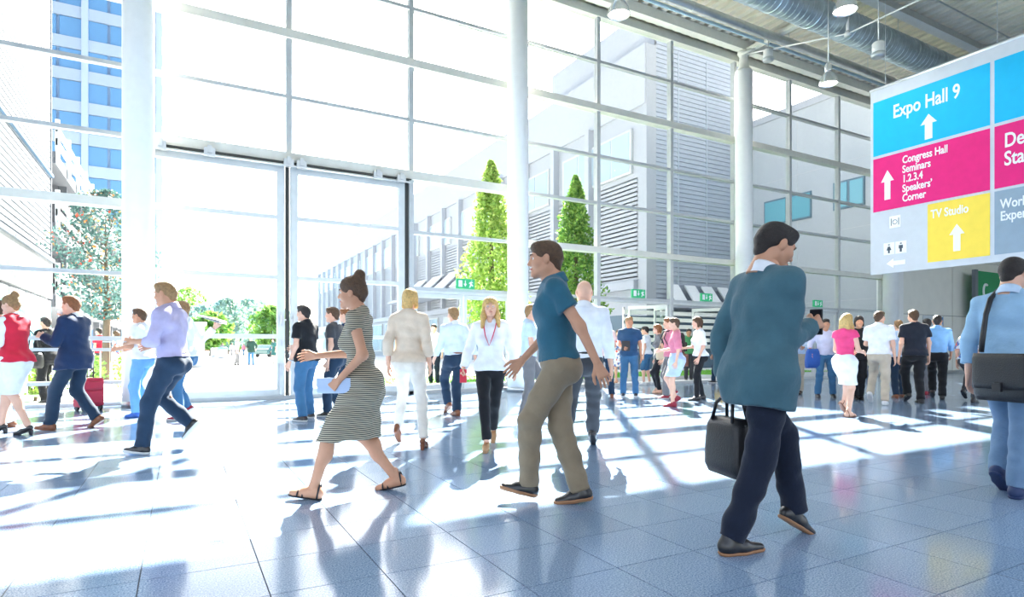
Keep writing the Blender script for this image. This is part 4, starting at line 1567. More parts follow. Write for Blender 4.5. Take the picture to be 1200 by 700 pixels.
        V.cone(neck + (T((0, 0, 1.6)) - neck) * .25, T((0, .0, 1.62)), .053, .06, .005, sub=True) if nm not in ('hood',) else None
        V.clip(T((0, 0, hem)), Rt @ np.array((0, 0, -1.)))
        return build_mesh(nm, V, mat, amp * 1.2)
    if top:
        upper(top)
    if vest:
        upper(vest, .012)
    if belt is not None:
        pts = []
        for i in range(28):
            a_ = i * 2 * math.pi / 28
            pts.append(T(((.128 * B + .016) * math.cos(a_), .78 * (.128 * B + .018) * math.sin(a_), 1.015)) * S)
        MB().tube(pts, .014 * S, 6, closed=True).build('belt', belt, o, True)
    if collar is not None:
        mb = MB()
        nn = 24
        rings = []
        for r_, z_ in ((.092, 1.462), (.070, 1.520), (.063, 1.530), (.060, 1.475)):
            rings.append([T((r_ * math.sin(2 * math.pi * i / nn), -.028 + r_ * 1.02 * math.cos(2 * math.pi * i / nn), z_ - .030 * (math.cos(2 * math.pi * i / nn) + 1) / 2 * 1.2 + .012)) * S for i in range(nn)])
        vsx = [p for r_ in rings for p in r_]
        fsx = [(i * nn + j, i * nn + (j + 1) % nn, (i + 1) * nn + (j + 1) % nn, (i + 1) * nn + j) for i in range(3) for j in range(nn)]
        mb.add(vsx, fsx).build('collar', collar, o, True)
    # ---- shoes
    if shoes[0] and shoes[1] is not None:
        for (a, R, pv, piv), s in zip(ankles, (-1, 1)):
            kind = shoes[0]
            (uv, uf), (sv, sf) = shoe_template(shl, 'sandal' if kind in ('sandal', 'bare') else kind)
            tr = lambda q: (pv + ((q - np.array((0, piv, 0))) @ R.T)) * S
            if kind == 'sandal':
                sh_o = link('sandal', mesh_from(tr(sv), sf, 'sandal'), shoes[1], o)
                mb = MB()
                for y_, zz, w_ in ((.105, .060, .050), (.065, .078, .048), (-.045, .115, .046)):
                    arc = [np.array((w_ * math.cos(t_), y_, .008 + zz * math.sin(t_) * (.8 if y_ > 0 else .95))) for t_ in np.linspace(0, math.pi, 9)]
                    mb.tube([tr(np.array([p]))[0] for p in arc], .007 * S, 6)
                mb.build('strap', shoes[1], sh_o, True)
            else:
                sh_o = link('shoe', mesh_from(tr(uv), uf, 'shoe'), shoes[1], o)
                link('sole', mesh_from(tr(sv), sf, 'sole'), shoes[2] or shoes[1], sh_o)
                if kind in ('sneaker', 'dress') and dep < 10:
                    mb = MB()
                    for y_ in (.035, .055, .075):
                        zt = .083 - (y_ - .035) * .35
                        mb.tube([tr(np.array([(x_, y_, zt - abs(x_) * .25)]))[0] for x_ in (-.02, 0, .02)], .0035 * S, 5)
                    mb.build('laces', BLACK if kind == 'dress' else PRINTW, sh_o, True)
    inv = dict(o=o, S=S, T=T, hands=hands, arm=arm, sh=sh, hc=hc, Rh=Rh, hips=hips, knees=knees, pel=pel, rz=rz, R0=R0)
    PEOPLE[key] = inv
    return inv


def to_world(P_, p):
    """a point of the unscaled figure in the world"""
    q = np.array(p, float) * P_['S']
    c, s = math.cos(P_['rz']), math.sin(P_['rz'])
    return Vector((P_['R0'].x + q[0] * c - q[1] * s, P_['R0'].y + q[0] * s + q[1] * c, q[2]))


def palm(P_, i, dist=.085):
    wr_, fr, d = P_['hands'][i]
    return to_world(P_, wr_ + d * dist + fr[:, 0] * (-.028 if i == 1 else .028))

# ================================================================== the people in the hall
NAVY = cloth('navy_wool', (0.012, 0.030, 0.085))
NAVYT = cloth('navy_trousers', (0.008, 0.013, 0.030))
DENIM = cloth('blue_denim', (0.045, 0.14, 0.27))
DENIMD = cloth('dark_denim', (0.014, 0.034, 0.068))
DENIML = cloth('light_denim', (0.16, 0.38, 0.68))
BLACKC = cloth('black', (0.010, 0.011, 0.014))
WHITEC = cloth('white_cotton', (0.80, 0.82, 0.86))
PALEB = cloth('pale_blue_cotton', (0.50, 0.64, 0.82))
LILAC = cloth('lilac_cotton', (0.42, 0.38, 0.56))
BEIGE = cloth('beige_linen', (0.66, 0.54, 0.42))
OFFW = cloth('offwhite_cotton', (0.72, 0.66, 0.58))
KHAKI = cloth('khaki', (0.26, 0.20, 0.13))
SAND = cloth('sand_chino', (0.52, 0.44, 0.34))
TEAL = cloth('teal_cotton', (0.025, 0.11, 0.165))
BLAZER = cloth('teal_grey_wool', (0.055, 0.130, 0.165))
RED = cloth('red_wool', (0.62, 0.02, 0.05))
PINKC = cloth('pink_jersey', (0.78, 0.06, 0.20))
ROSE = cloth('rose_check', (0.66, 0.20, 0.28))
BLUSH = cloth('blush_cotton', (0.68, 0.50, 0.48))
GREYC = cloth('grey_wool', (0.16, 0.16, 0.17))
GREYD = cloth('charcoal', (0.05, 0.052, 0.06))
NAVYP = cloth('navy_polo', (0.02, 0.07, 0.16))
SKYB = cloth('sky_blue_cotton', (0.22, 0.46, 0.78))
SKIRTB = cloth('powder_blue', (0.46, 0.56, 0.76))


def pattern(name, kind):
    m = bpy.data.materials.new(name)
    m.use_nodes = True
    nt = m.node_tree
    b_ = nt.nodes['Principled BSDF']
    b_.inputs['Roughness'].default_value = .85
    tc = nt.nodes.new('ShaderNodeTexCoord')
    r = nt.nodes.new('ShaderNodeValToRGB')
    if kind == 'stripes':
        w = nt.nodes.new('ShaderNodeTexWave')
        w.wave_type, w.bands_direction = 'BANDS', 'Z'
        w.inputs['Scale'].default_value = 22
        w.inputs['Distortion'].default_value = .8
        w.inputs['Detail Scale'].default_value = .6
        r.color_ramp.elements[0].position, r.color_ramp.elements[0].color = .42, (.030, .028, .022, 1)
        r.color_ramp.elements[1].position, r.color_ramp.elements[1].color = .58, (.50, .44, .33, 1)
    else:
        w = nt.nodes.new('ShaderNodeTexVoronoi')
        w.inputs['Scale'].default_value = 16
        cols = [(.75, .75, .78), (.08, .18, .45), (.7, .12, .1), (.75, .75, .78), (.1, .4, .3)]
        r.color_ramp.interpolation = 'CONSTANT'
        r.color_ramp.elements[0].color = (*cols[0], 1)
        r.color_ramp.elements[1].position, r.color_ramp.elements[1].color = .5, (*cols[1], 1)
        for q, cc in ((.65, cols[2]), (.75, cols[3]), (.9, cols[4])):
            e = r.color_ramp.elements.new(q)
            e.color = (*cc, 1)
    nt.links.new(tc.outputs['Object'], w.inputs['Vector'])
    nt.links.new(w.outputs['Color'], r.inputs['Fac'])
    nt.links.new(r.outputs['Color'], b_.inputs['Base Color'])
    return m


STRIPE = pattern('black_cream_stripes', 'stripes')
FLORAL = pattern('floral_print', 'floral')
SH_BLK = pmat('shoe_black', (0.015, 0.014, 0.015), .3, coat=.3)
SH_BRN = pmat('shoe_brown', (0.22, 0.075, 0.03), .4, coat=.2)
SH_TAN = pmat('shoe_tan', (0.45, 0.26, 0.13), .5)
SH_NVY = pmat('shoe_navy', (0.02, 0.04, 0.12), .6)
SH_BLU = pmat('shoe_blue', (0.05, 0.16, 0.55), .6)
SH_RED = pmat('shoe_burgundy', (0.28, 0.01, 0.03), .5)
SH_WHT = pmat('shoe_white', (0.75, 0.75, 0.75), .5)
SOLE_W = pmat('sole_white', (0.72, 0.72, 0.70), .7)
SOLE_B = pmat('sole_brown', (0.35, 0.17, 0.08), .6)
BELT_B = pmat('belt_black', (.015, .014, .014), .4)
BELT_T = pmat('belt_brown', (.25, .09, .03), .4)


def shirt(mat, sleeve=1.93, hem=.98, inf=.012, nm='shirt'):
    return (mat, sleeve, hem, inf, nm)


# ---------------- foreground
person('exec', 'man in a teal-grey blazer carrying a black bag, nearest the camera', -72, ((922, 628, .02, 30), (858, 650)), height=1.80, root=(888, 641),
       hair=('short', 'dark'), skin='tan', top=(BLAZER, 1.90, .77, .020, 'blazer'), bottom=('trousers', NAVYT), shoes=('dress', SH_BLK, SOLE_B), arms=((.06, -.02, .90), 'phone'),
       curls=('grip', 'hold'), lean=8, head=(-8, 22), collar=WHITEC, build=1.03)
person('stripe', 'woman in a knee-length black and cream striped dress walking left in sandals', 90, ((366, 586, .0, -8), (466, 574, .0, 12)), height=1.66, root=(425, 580), sex='f', skin='tan',
       hair=('bun', 'brown'), bottom=('dress', STRIPE, .50, .30), shoes=('sandal', BLACK, None), arms=((.05, .12, .97), (-.02, .40, 1.14)), curls=('grip', 'relax'), lean=5)
person('teal', 'man in a teal shirt and khaki trousers walking left before the middle column', 90, ((616, 588, .03, -14), (682, 590, 0, 8)), height=1.84, root=(655, 589), hair=('short', 'brown'), skin='tan',
       top=shirt(TEAL, .55, .96, .018), bottom=('trousers', KHAKI), shoes=('sneaker', SH_BLK, SOLE_B), arms=('back', 'fwd'), lean=6, collar=TEAL, build=1.05)
person('messenger', 'man in a pale blue shirt with a black messenger bag at the right edge', -58, ((1166, 578, .04, 40), (1192, 584)), height=1.76, root=(1180, 581), hair=('short', 'dark'),
       top=shirt(cloth('washed_blue', (0.30, 0.48, 0.66)), 1.93, .96, .016), bottom=('trousers', cloth('washed_denim', (0.16, 0.26, 0.40))), shoes=('dress', SH_NVY, SH_NVY), arms=('down', 'bent'), lean=9, head=(-10, 18), collar=PALEB, build=1.04)
person('bald', 'bald man in a white shirt and dark trousers beside the man in teal', -12, ((660, 533), (694, 524, .03, 35)), height=1.82, root=(684, 530), hair=None, skin='fair',
       top=shirt(WHITEC, 1.95, .97, .018), bottom=('trousers', GREYD), shoes=('dress', SH_BLK, SH_BLK), arms=('down', (.08, .06, .89)), collar=WHITEC, belt=BELT_B, build=1.08, head=(10, 0))
person('blouse', 'blonde woman in a white blouse with a red lanyard walking towards the camera', 176, ((579, 517, .01, 30), (570, 529)), height=1.63, root=(575, 524), sex='f', hair=('long', 'blonde'),
       top=shirt(WHITEC, 1.95, .90, .020, 'blouse'), bottom=('slim', BLACKC), shoes=('heel', SH_TAN, SH_TAN), arms=((.13, .10, .92), (.15, .10, .93)), curls=('relax', 'grip'), belt=None, collar=WHITEC, head=(8, -6), lean=1)
person('beige', 'blonde woman in beige blouse and off-white trousers seen from behind', -6, ((457, 522, .05, 40), (496, 527)), height=1.68, root=(479, 525), sex='f', hair=('bob', 'blonde'),
       top=shirt(BEIGE, 1.6, .92, .020, 'blouse'), bottom=('slim', OFFW), shoes=('heel', SH_BRN, SH_BRN), arms=((.06, -.05, .90), (.07, .04, .90)), build=1.04)
person('lilac', 'man in a lilac shirt and dark trousers striding left past the left column', 90, ((166, 533, 0, -6), (240, 523, .14, 48)), height=1.80, root=(203, 529), hair=('short', 'sandy'), skin='tan',
       top=shirt(LILAC, 1.35, .98, .018), bottom=('trousers', DENIMD), shoes=('sneaker', SH_BLK, SOLE_W), arms=((.0, .30, 1.14), 'bent'), curls=('hold', 'hold'), belt=BELT_B, collar=LILAC, lean=5, head=(0, 6), build=1.05)
# ---------------- left
person('redvest', 'woman in a red waistcoat and white skirt at the left edge', 90, ((32, 510), (2, 508)), height=1.72, root=(18, 509), sex='f', hair=('bun', 'sandy'), top=shirt(WHITEC, 1.9, .95, .010, 'blouse'),
       vest=(RED, 0, .90, .020, 'waistcoat'), bottom=('skirt', WHITEC, .50), shoes=('heel', SH_BLK, SH_BLK), arms=('bent', 'fwd'), collar=WHITEC)
person('whitetrs', 'man in white trousers and brown shoes behind the woman in the red waistcoat', 90, ((12, 501), (-14, 503)), height=1.76, hair=('short', 'brown'), top=shirt(BLUSH, 1.9, .96, .014),
       bottom=('trousers', OFFW), shoes=('dress', SH_BRN, SH_BRN), arms=('bent', 'down'))
person('navyman', 'man in a navy blazer drinking from a white cup near the red suitcase', 90, ((58, 505, 0, -4), (121, 501, .01, 34)), height=1.80, root=(88, 503), hair=('short', 'red'),
       top=(NAVY, 1.9, .80, .024, 'blazer'), bottom=('trousers', DENIMD), shoes=('dress', SH_BRN, SH_BRN), arms=((-.02, .30, 1.22), 'face'), curls=('hold', 'grip'), collar=WHITEC, lean=3)
person('blackbag', 'person in black walking behind the man in the navy blazer', 75, ((52, 474), (60, 472, .03, 30)), height=1.70, hair=('short', 'dark'), top=shirt(BLACKC, 1.9, .86, .02, 'jacket'), bottom=('trousers', BLACKC),
       shoes=('sneaker', SH_BLK, SOLE_W))
person('lightjeans', 'man in a white shirt, light blue jeans and blue shoes behind the man in lilac', 90, ((158, 490), (176, 486, .02, 25)), height=1.72, hair=('short', 'brown'), skin='tan', top=shirt(WHITEC, .55, .93, .016),
       bottom=('trousers', DENIML), shoes=('sneaker', SH_BLU, SH_BLU), arms=('bent', 'bent'))
person('burgundy', 'man in a white shirt and blue jeans with burgundy sneakers, holding up papers', 95, ((208, 494), (226, 489, .04, 30)), height=1.80, hair=('short', 'sandy'), top=shirt(WHITEC, 1.93, .93, .018),
       bottom=('trousers', DENIM), shoes=('sneaker', SH_RED, SOLE_W), arms=('down', (.10, -.30, 1.36)), curls=('relax', 'grip'))
person('blackpolo', 'man in a black polo shirt and blue jeans right of the hangar door gap', 70, ((352, 495), (366, 490)), height=1.74, hair=('short', 'dark'), skin='fair', top=shirt(BLACKC, .62, .90, .022, 'polo_shirt'),
       bottom=('trousers', DENIM), shoes=('sneaker', SH_BLK, SOLE_W), arms=('carry', 'bent'), collar=BLACKC, build=1.06)
person('darkjkt', 'man in a dark shirt and jeans walking beside the man in the black polo', 85, ((384, 489, 0, 0), (402, 486, .03, 35)), height=1.74, hair=('short', 'brown'), top=shirt(GREYD, .6, .92, .02), bottom=('trousers', DENIMD),
       shoes=('sneaker', SH_BLK, SOLE_W), collar=WHITEC)
person('redhair', 'red-haired man in navy behind the woman in the striped dress', 85, ((402, 479), (414, 477)), height=1.80, hair=('short', 'red'), top=shirt(NAVY, 1.9, .92, .02), bottom=('trousers', DENIMD), shoes=('sneaker', SH_BLK, SH_BLK), collar=WHITEC)
# ---------------- middle
person('whiteshirt', 'man in a white shirt, brown belt and dark jeans behind the blonde woman in white', 35, ((527, 481, .03, 35), (533, 489)), height=1.78, root=(533, 486), hair=('short', 'sandy'), top=shirt(cloth('faint_blue', (.62, .70, .82)), 1.93, .98, .018),
       bottom=('trousers', DENIMD), shoes=('dress', SH_BRN, SH_BRN), arms=('fwd', 'back'), belt=BELT_T, collar=WHITEC)
person('bluegrey', 'man in a pale blue shirt and charcoal trousers left of the middle column', -95, ((626, 489, .02, 25), (613, 492)), height=1.76, hair=('short', 'sandy'), top=shirt(PALEB, .6, .96, .018), bottom=('trousers', GREYC),
       shoes=('sneaker', SH_WHT, SOLE_W), arms=('bent', 'bent'), collar=PALEB, curls=('hold', 'hold'))
person('bluebag', 'man in a blush shirt and blue jeans carrying a blue bag near the lawn', 172, ((717, 466), (699, 466)), height=1.74, hair=('short', 'dark'), top=shirt(BLUSH, .6, .92, .018), bottom=('trousers', DENIMD),
       shoes=('dress', SH_BRN, SH_BRN), arms=('bent', 'down'), curls=('relax', 'grip'))
person('navypolo', 'man in a navy polo shirt and blue jeans facing the camera with a tablet', 168, ((745, 465), (730, 465)), height=1.78, hair=('short', 'sandy'), skin='tan', top=shirt(NAVYP, .62, .90, .02, 'polo_shirt'),
       bottom=('trousers', DENIM), shoes=('sneaker', SH_BLK, SOLE_W), arms=('down', (-.06, .22, 1.08)), curls=('relax', 'hold'), collar=NAVYP, head=(18, 2), build=1.05)
person('darkwoman', 'woman in black leggings with a beige shoulder bag by the open door', 95, ((768, 458, .02, 25), (778, 464)), height=1.68, sex='f', hair=('bob', 'red'), top=shirt(GREYC, .5, .92, .014, 'top'), bottom=('slim', BLACKC),
       shoes=('sandal', SH_TAN, None))
person('backpack', 'man in a rose shirt with a black backpack behind the woman in the blue skirt', 95, ((780, 468), (792, 466, .02, 25)), height=1.76, hair=('short', 'red'), top=shirt(ROSE, .6, .92, .018), bottom=('trousers', GREYC), shoes=('sneaker', SH_RED, SOLE_W))
person('rose', 'woman in a rose shirt and powder blue skirt with red shoes', 80, ((788, 478), (797, 473, .03, 30)), height=1.66, root=(793, 476), sex='f', hair=('short', 'brown'), top=shirt(ROSE, 1.0, 1.0, .014), bottom=('skirt', SKIRTB, .60),
       shoes=('sneaker', SH_RED, SH_RED), arms=('down', 'bent'))
person('whitetop', 'woman in a white top and black trousers beside the third column', 92, ((817, 471), (823, 467)), height=1.74, sex='f', hair=('bob', 'brown'), top=shirt(WHITEC, .9, .94, .016, 'top'), bottom=('slim', BLACKC),
       shoes=('dress', SH_BLK, SH_BLK), arms=('carry', 'bent'))
# ---------------- right
person('sandman', 'man in a pale shirt and sand trousers left of the man holding a blue jacket', 150, ((938, 462), (930, 462)), height=1.74, hair=('short', 'sandy'), skin='tan', top=shirt(PALEB, 1.9, .95, .018), bottom=('trousers', SAND),
       shoes=('dress', SH_BLK, SH_BLK), arms=('bent', 'bent'))
person('bluejacket', 'bearded man in a pale lilac shirt and jeans holding a blue jacket', 165, ((976, 466), (958, 466)), height=1.72, hair=('short', 'dark'), skin='tan', top=shirt(cloth('pale_lilac', (.60, .60, .76)), 1.5, .95, .018), bottom=('trousers', DENIM),
       shoes=('sneaker', SH_BLK, SH_BLK), arms=('bent', 'hip'))
person('pink', 'blonde woman in a pink top and white skirt in front of the right entrance', -62, ((976, 482, .05, 50), (994, 490)), height=1.66, root=(990, 487), sex='f', hair=('long', 'blonde'), top=shirt(PINKC, .25, 1.0, .012, 'top'), bottom=('skirt', WHITEC, .56),
       shoes=('sandal', SH_BRN, None), arms=('bent', 'bent'))
person('blackwoman', 'woman in black beside the woman in the pink top', 160, ((1009, 469), (1003, 469)), height=1.74, sex='f', hair=('bob', 'dark'), skin='tan', top=shirt(BLACKC, 1.9, .86, .018, 'jacket'), bottom=('slim', BLACKC), shoes=('dress', SH_BLK, SH_BLK))
person('whitepolo', 'man in a white polo shirt and sand trousers walking right', -42, ((1016, 472, .05, 45), (1037, 475)), height=1.80, root=(1030, 474), hair=('short', 'brown'), top=shirt(WHITEC, .75, .94, .02, 'polo_shirt'), bottom=('trousers', SAND),
       shoes=('sneaker', SH_WHT, SOLE_W), arms=('bent', 'down'), collar=WHITEC, head=(-20, 0), build=1.04)
person('greyjeans', 'person in a pale shirt and dark jeans half hidden behind the man in black', -10, ((1050, 467), (1058, 466)), height=1.70, hair=('short', 'sandy'), top=shirt(PALEB, .7, .92, .016), bottom=('trousers', DENIMD), shoes=('dress', SH_BRN, SH_BRN))
person('blacktee', 'tall man in a black T-shirt and black trousers walking away', -8, ((1064, 468, .02, 30), (1080, 474)), height=1.88, root=(1072, 472), hair=('short', 'brown'), top=shirt(cloth('black_navy', (.012, .016, .028)), .65, .90, .022, 't_shirt'), bottom=('trousers', BLACKC),
       shoes=('sneaker', SH_BLK, SH_BLK), build=1.10)
person('redshirt', 'person in a red and pale shirt between the men in black and sky blue', -10, ((1084, 463), (1091, 463)), height=1.76, hair=('short', 'dark'), top=shirt(cloth('dark_red', (.45, .03, .05)), .6, .92, .018), bottom=('trousers', GREYC), shoes=('sneaker', SH_RED, SH_RED))
person('blueman', 'man in a sky blue shirt and black trousers before the notice board', -35, ((1093, 466, .02, 30), (1104, 469)), height=1.82, hair=('short', 'dark'), skin='tan', top=shirt(SKYB, 1.6, .97, .018), bottom=('trousers', BLACKC),
       shoes=('dress', SH_BLK, SH_BLK), arms=('back', 'fwd'), collar=SKYB)
person('floralw', 'woman in a floral top and dark trousers left of the messenger bag man', -60, ((1127, 469, .08, 45), (1142, 473)), height=1.62, sex='f', hair=('bob', 'brown'), top=shirt(FLORAL, .9, .93, .016, 'top'), bottom=('slim', GREYD), shoes=('sneaker', SH_BLK, SH_BLK), head=(0, 30), lean=14)
# ---------------- outside
OUT = 'people outside the glass wall'
person('out_white', 'man in a white shirt standing on the lawn with a phone', 170, ((513, 451), (505, 451)), height=1.78, hair=('short', 'dark'), top=shirt(WHITEC, 1.9, .95, .018), bottom=('trousers', NAVYT), shoes=('dress', SH_BLK, SH_BLK), arms=('down', 'phone'), group=OUT)
person('out_floral', 'woman in a floral dress on the lawn left of the man in the navy polo', 150, ((729, 449), (722, 449)), height=1.64, sex='f', hair=('bob', 'brown'), bottom=('dress', FLORAL, .55, .3), shoes=('sandal', SH_TAN, None), arms=('bent', 'bent'), group=OUT)
person('out_door', 'person in a white shirt and shorts outside behind the open door', 60, ((754, 452), (762, 451)), height=1.72, hair=('short', 'dark'), top=shirt(WHITEC, .6, .92, .018), bottom=('shorts', DENIM), shoes=('sneaker', SH_WHT, SOLE_W), group=OUT)
person('out_yellow', 'person in blue with a yellow bag outside the entrance by the third column', 100, ((836, 449), (845, 449)), height=1.74, hair=('short', 'dark'), top=shirt(DENIM, 1.9, .9, .018), bottom=('trousers', DENIMD), shoes=('sneaker', SH_BLK, SOLE_W), group=OUT)
person('out_green', 'person in a green top outside between the two entrances', 170, ((810, 446), (804, 446)), height=1.72, hair=('short', 'dark'), skin='tan', top=shirt(cloth('green', (.08, .3, .12)), .6, .9, .018), bottom=('trousers', GREYD), shoes=('sneaker', SH_BLK, SOLE_W), group=OUT)
person('out_red', 'person in a red top outside the leftmost glass bay', 80, ((114, 446), (121, 446)), height=1.76, hair=('short', 'dark'), top=shirt(RED, .6, .92, .018), bottom=('trousers', GREYD), shoes=('sneaker', SH_BLK, SOLE_W), group=OUT)
person('out_wleft', 'person in a floral blouse outside beside the left column', 100, ((135, 447), (141, 447)), height=1.64, sex='f', hair=('bob', 'brown'), top=shirt(FLORAL, .9, .92, .016, 'top'), bottom=('slim', OFFW), shoes=('sneaker', SH_WHT, SOLE_W), group=OUT)
person('out_grey', 'man in a lilac shirt and grey trousers standing on the forecourt', -70, ((279, 428.6), (275.5, 428.6)), height=1.78, hair=('short', 'grey'), top=shirt(LILAC, .6, .95, .018), bottom=('trousers', GREYC), shoes=('dress', SH_BLK, SH_BLK), group=OUT)
person('out_suit', 'man in a dark green suit jacket standing on the forecourt', 180, ((297, 428.4), (292, 428.4)), height=1.78, hair=('short', 'red'), top=(cloth('dark_green_suit', (.015, .05, .04)), 1.9, .80, .025, 'jacket'), bottom=('trousers', DENIM), shoes=('dress', SH_NVY, SH_NVY), arms=('hip', 'bent'), collar=WHITEC, group=OUT)
person('out_dress', 'woman in a dark green dress beside the left hangar door stile', 150, ((322, 426.5), (320, 426.5)), height=1.68, sex='f', hair=('bob', 'dark'), bottom=('dress', cloth('green_dress', (.02, .10, .10)), .55, .9), shoes=('heel', SH_BLK, SH_BLK), group=OUT)
person('out_far1', 'distant person in grey near the litter bins', 0, ((261, 418.2), (259.6, 418.2)), height=1.75, hair=('short', 'dark'), top=shirt(GREYC, 1.9, .9, .02), bottom=('trousers', NAVYT), shoes=('sneaker', SH_BLK, SH_BLK), group=OUT)
person('out_far2', 'distant person in white left of the man in lilac on the forecourt', 0, ((272, 417.5), (270.6, 417.5)), height=1.75, hair=('short', 'dark'), top=shirt(WHITEC, 1.9, .9, .02), bottom=('trousers', GREYC), shoes=('sneaker', SH_BLK, SH_BLK), group=OUT)
person('out_far3', 'distant person in pink between the two men on the forecourt', 0, ((286, 416.8), (284.8, 416.8)), height=1.7, hair=('short', 'red'), top=shirt(ROSE, 1.9, .9, .02), bottom=('trousers', DENIM), shoes=('sneaker', SH_BLK, SH_BLK), group=OUT)


# ================================================================== things carried
def frame_empty(name, p, rz, label, cat, group=None):
    return tag(empty(name, p, rz), label, cat, group)


def soft_box(w, d, h, r=.02, taper=1.0, bulge=.0):
    """a box with rounded outline: x width, y depth, z height, hanging below z = 0"""
    mb = MB()
    n = 7
    prof = []
    for i in range(n + 1):
        t = i / n
        sc = taper + (1 - taper) * t + bulge * math.sin(math.pi * t)
        edge = 1 - .35 * max(0, (abs(2 * t - 1) - .8) / .2) ** 2
        prof.append((sc, edge, -h * t))
    m = 20
    for sc, ed, z in prof:
        for k in range(m):
            a = 2 * math.pi * k / m
            ca, sa = math.cos(a), math.sin(a)
            e = .35
            x = math.copysign(abs(ca) ** e, ca) * w / 2 * sc * (1 - .06 * (1 - ed))
            y = math.copysign(abs(sa) ** e, sa) * d / 2 * sc * ed
            mb.v.append((x, y, z))
    for i in range(n):
        for k in range(m):
            mb.f.append((i * m + k, (i + 1) * m + k, (i + 1) * m + (k + 1) % m, i * m + (k + 1) % m))
    mb.f.append(tuple(range(m)))
    mb.f.append(tuple(reversed(range(n * m, n * m + m))))
    return mb


# black holdall in the blazer man's left hand
E_ = PEOPLE['exec']
p = palm(E_, 0)
bag = frame_empty('holdall_bag', p, E_['rz'] + math.radians(-4), 'black leather holdall hanging from the hand of the man in the blazer', 'bag')
soft_box(.34, .15, .33, bulge=.06, taper=.86).build('body', LEATHER, bag, True, (0, 0, -.13))
for y in (-.05, .05):
    MB().tube([(-.10, y, -.15), (-.08, y * .7, -.05), (-.03, y * .3, .0), (.03, y * .3, .0), (.08, y * .7, -.05), (.10, y, -.15)], .010, 8).build('handle', LEATHER, bag, True)
MB().tube([(-.165, 0, -.16), (.165, 0, -.16)], .008, 6).build('zip', BLACK, bag, True)
MB().box(-.12, .12, .075, .088, -.42, -.24).build('front_pocket', LEATHER, bag)


def phone(P_, i, label, mat, off=(0, 0, 0)):
    q = palm(P_, i, .10) + Vector(off)
    o = frame_empty('smartphone', q, P_['rz'] + (.3 if i else -.3), label, 'phone')
    bevel(MB().box(-.037, .037, -.005, .005, -.07, .075).build('body', mat, o), .006, 2)
    MB().box(-.032, .032, -.0062, -.005, -.062, .067).build('screen', pmat('screen_black', (.02, .02, .025), .08), o)
    return o


phone(E_, 1, 'smartphone in the hand of the man in the teal-grey blazer', BLACK)
phone(PEOPLE['blouse'], 1, 'red phone in the hand of the blonde woman in white', pmat('phone_red', (.65, .03, .06), .35))
# lanyard of the blonde woman (worn: part of her)
Bl = PEOPLE['blouse']
T_, S_ = Bl['T'], Bl['S']
lan = [T_(q) * S_ for q in ((-.062, -.045, 1.485), (-.072, .03, 1.475), (-.066, .105, 1.40), (-.045, .160, 1.31), (0, .158, 1.19), (.045, .160, 1.31), (.066, .105, 1.40), (.072, .03, 1.475), (.062, -.045, 1.485))]
lo_ = MB().tube(lan, .006, 6).build('lanyard', pmat('lanyard_red', (.7, .05, .12), .6), Bl['o'], True)
c = T_((0, .165, 1.15)) * S_
MB().box(c[0] - .04, c[0] + .04, c[1] - .004, c[1] + .004, c[2] - .05, c[2] + .04).build('badge', PRINTW, lo_)
pts = [T_((.155 * math.cos(i * math.pi / 14), .775 * .158 * math.sin(i * math.pi / 14), .905)) * S_ for i in range(29)]
# striped-dress clutch
St = PEOPLE['stripe']
p = palm(St, 0, .07)
cl = frame_empty('clutch_bag', p, St['rz'] + math.pi / 2, 'pale blue clutch at the hip of the woman in the striped dress', 'bag')
bevel(MB().box(-.12, .12, -.02, .02, -.055, .055).build('body', pmat('clutch_blue', (.42, .52, .70), .5), cl), .012, 2)
MB().box(-.12, .12, .02, .026, -.01, .055).build('flap', pmat('clutch_blue', (.42, .52, .70), .5), cl)
# messenger bag of the man at the right edge, strap across his back
Ms = PEOPLE['messenger']
p = to_world(Ms, np.array((.08, -.235, 1.03)))
mg = frame_empty('messenger_bag', p, Ms['rz'] + math.radians(-18), 'black messenger bag on the hip of the man at the right edge', 'bag')
soft_box(.40, .14, .33, taper=.97, bulge=.05).build('body', LEATHER, mg, True)
soft_box(.385, .05, .25, taper=1.0).build('flap', LEATHER, mg, True, (0, -.06, .006))
MB().box(-.03, .03, -.10, -.082, -.26, -.2).build('buckle', BLACK, mg)
c_, s_ = math.cos(-(Ms['rz'] + math.radians(-18))), math.sin(-(Ms['rz'] + math.radians(-18)))


def loc_in(o_, wpt, rz_):
    d = wpt - Vector(o_.location)
    c1, s1 = math.cos(-rz_), math.sin(-rz_)
    return Vector((d.x * c1 - d.y * s1, d.x * s1 + d.y * c1, d.z))


st = [to_world(Ms, Ms['T'](q)) for q in ((-.09, -.20, 1.02), (-.09, -.185, 1.15), (-.085, -.175, 1.30), (-.08, -.13, 1.425), (-.078, -.03, 1.505), (-.06, .07, 1.455), (.0, .17, 1.30), (.12, .16, 1.12), (.22, .05, 1.03), (.25, -.12, 1.02))]
MB().tube([loc_in(mg, q, Ms['rz'] + math.radians(-18)) for q in st], .018, 8).build('strap', BLACK, mg, True)

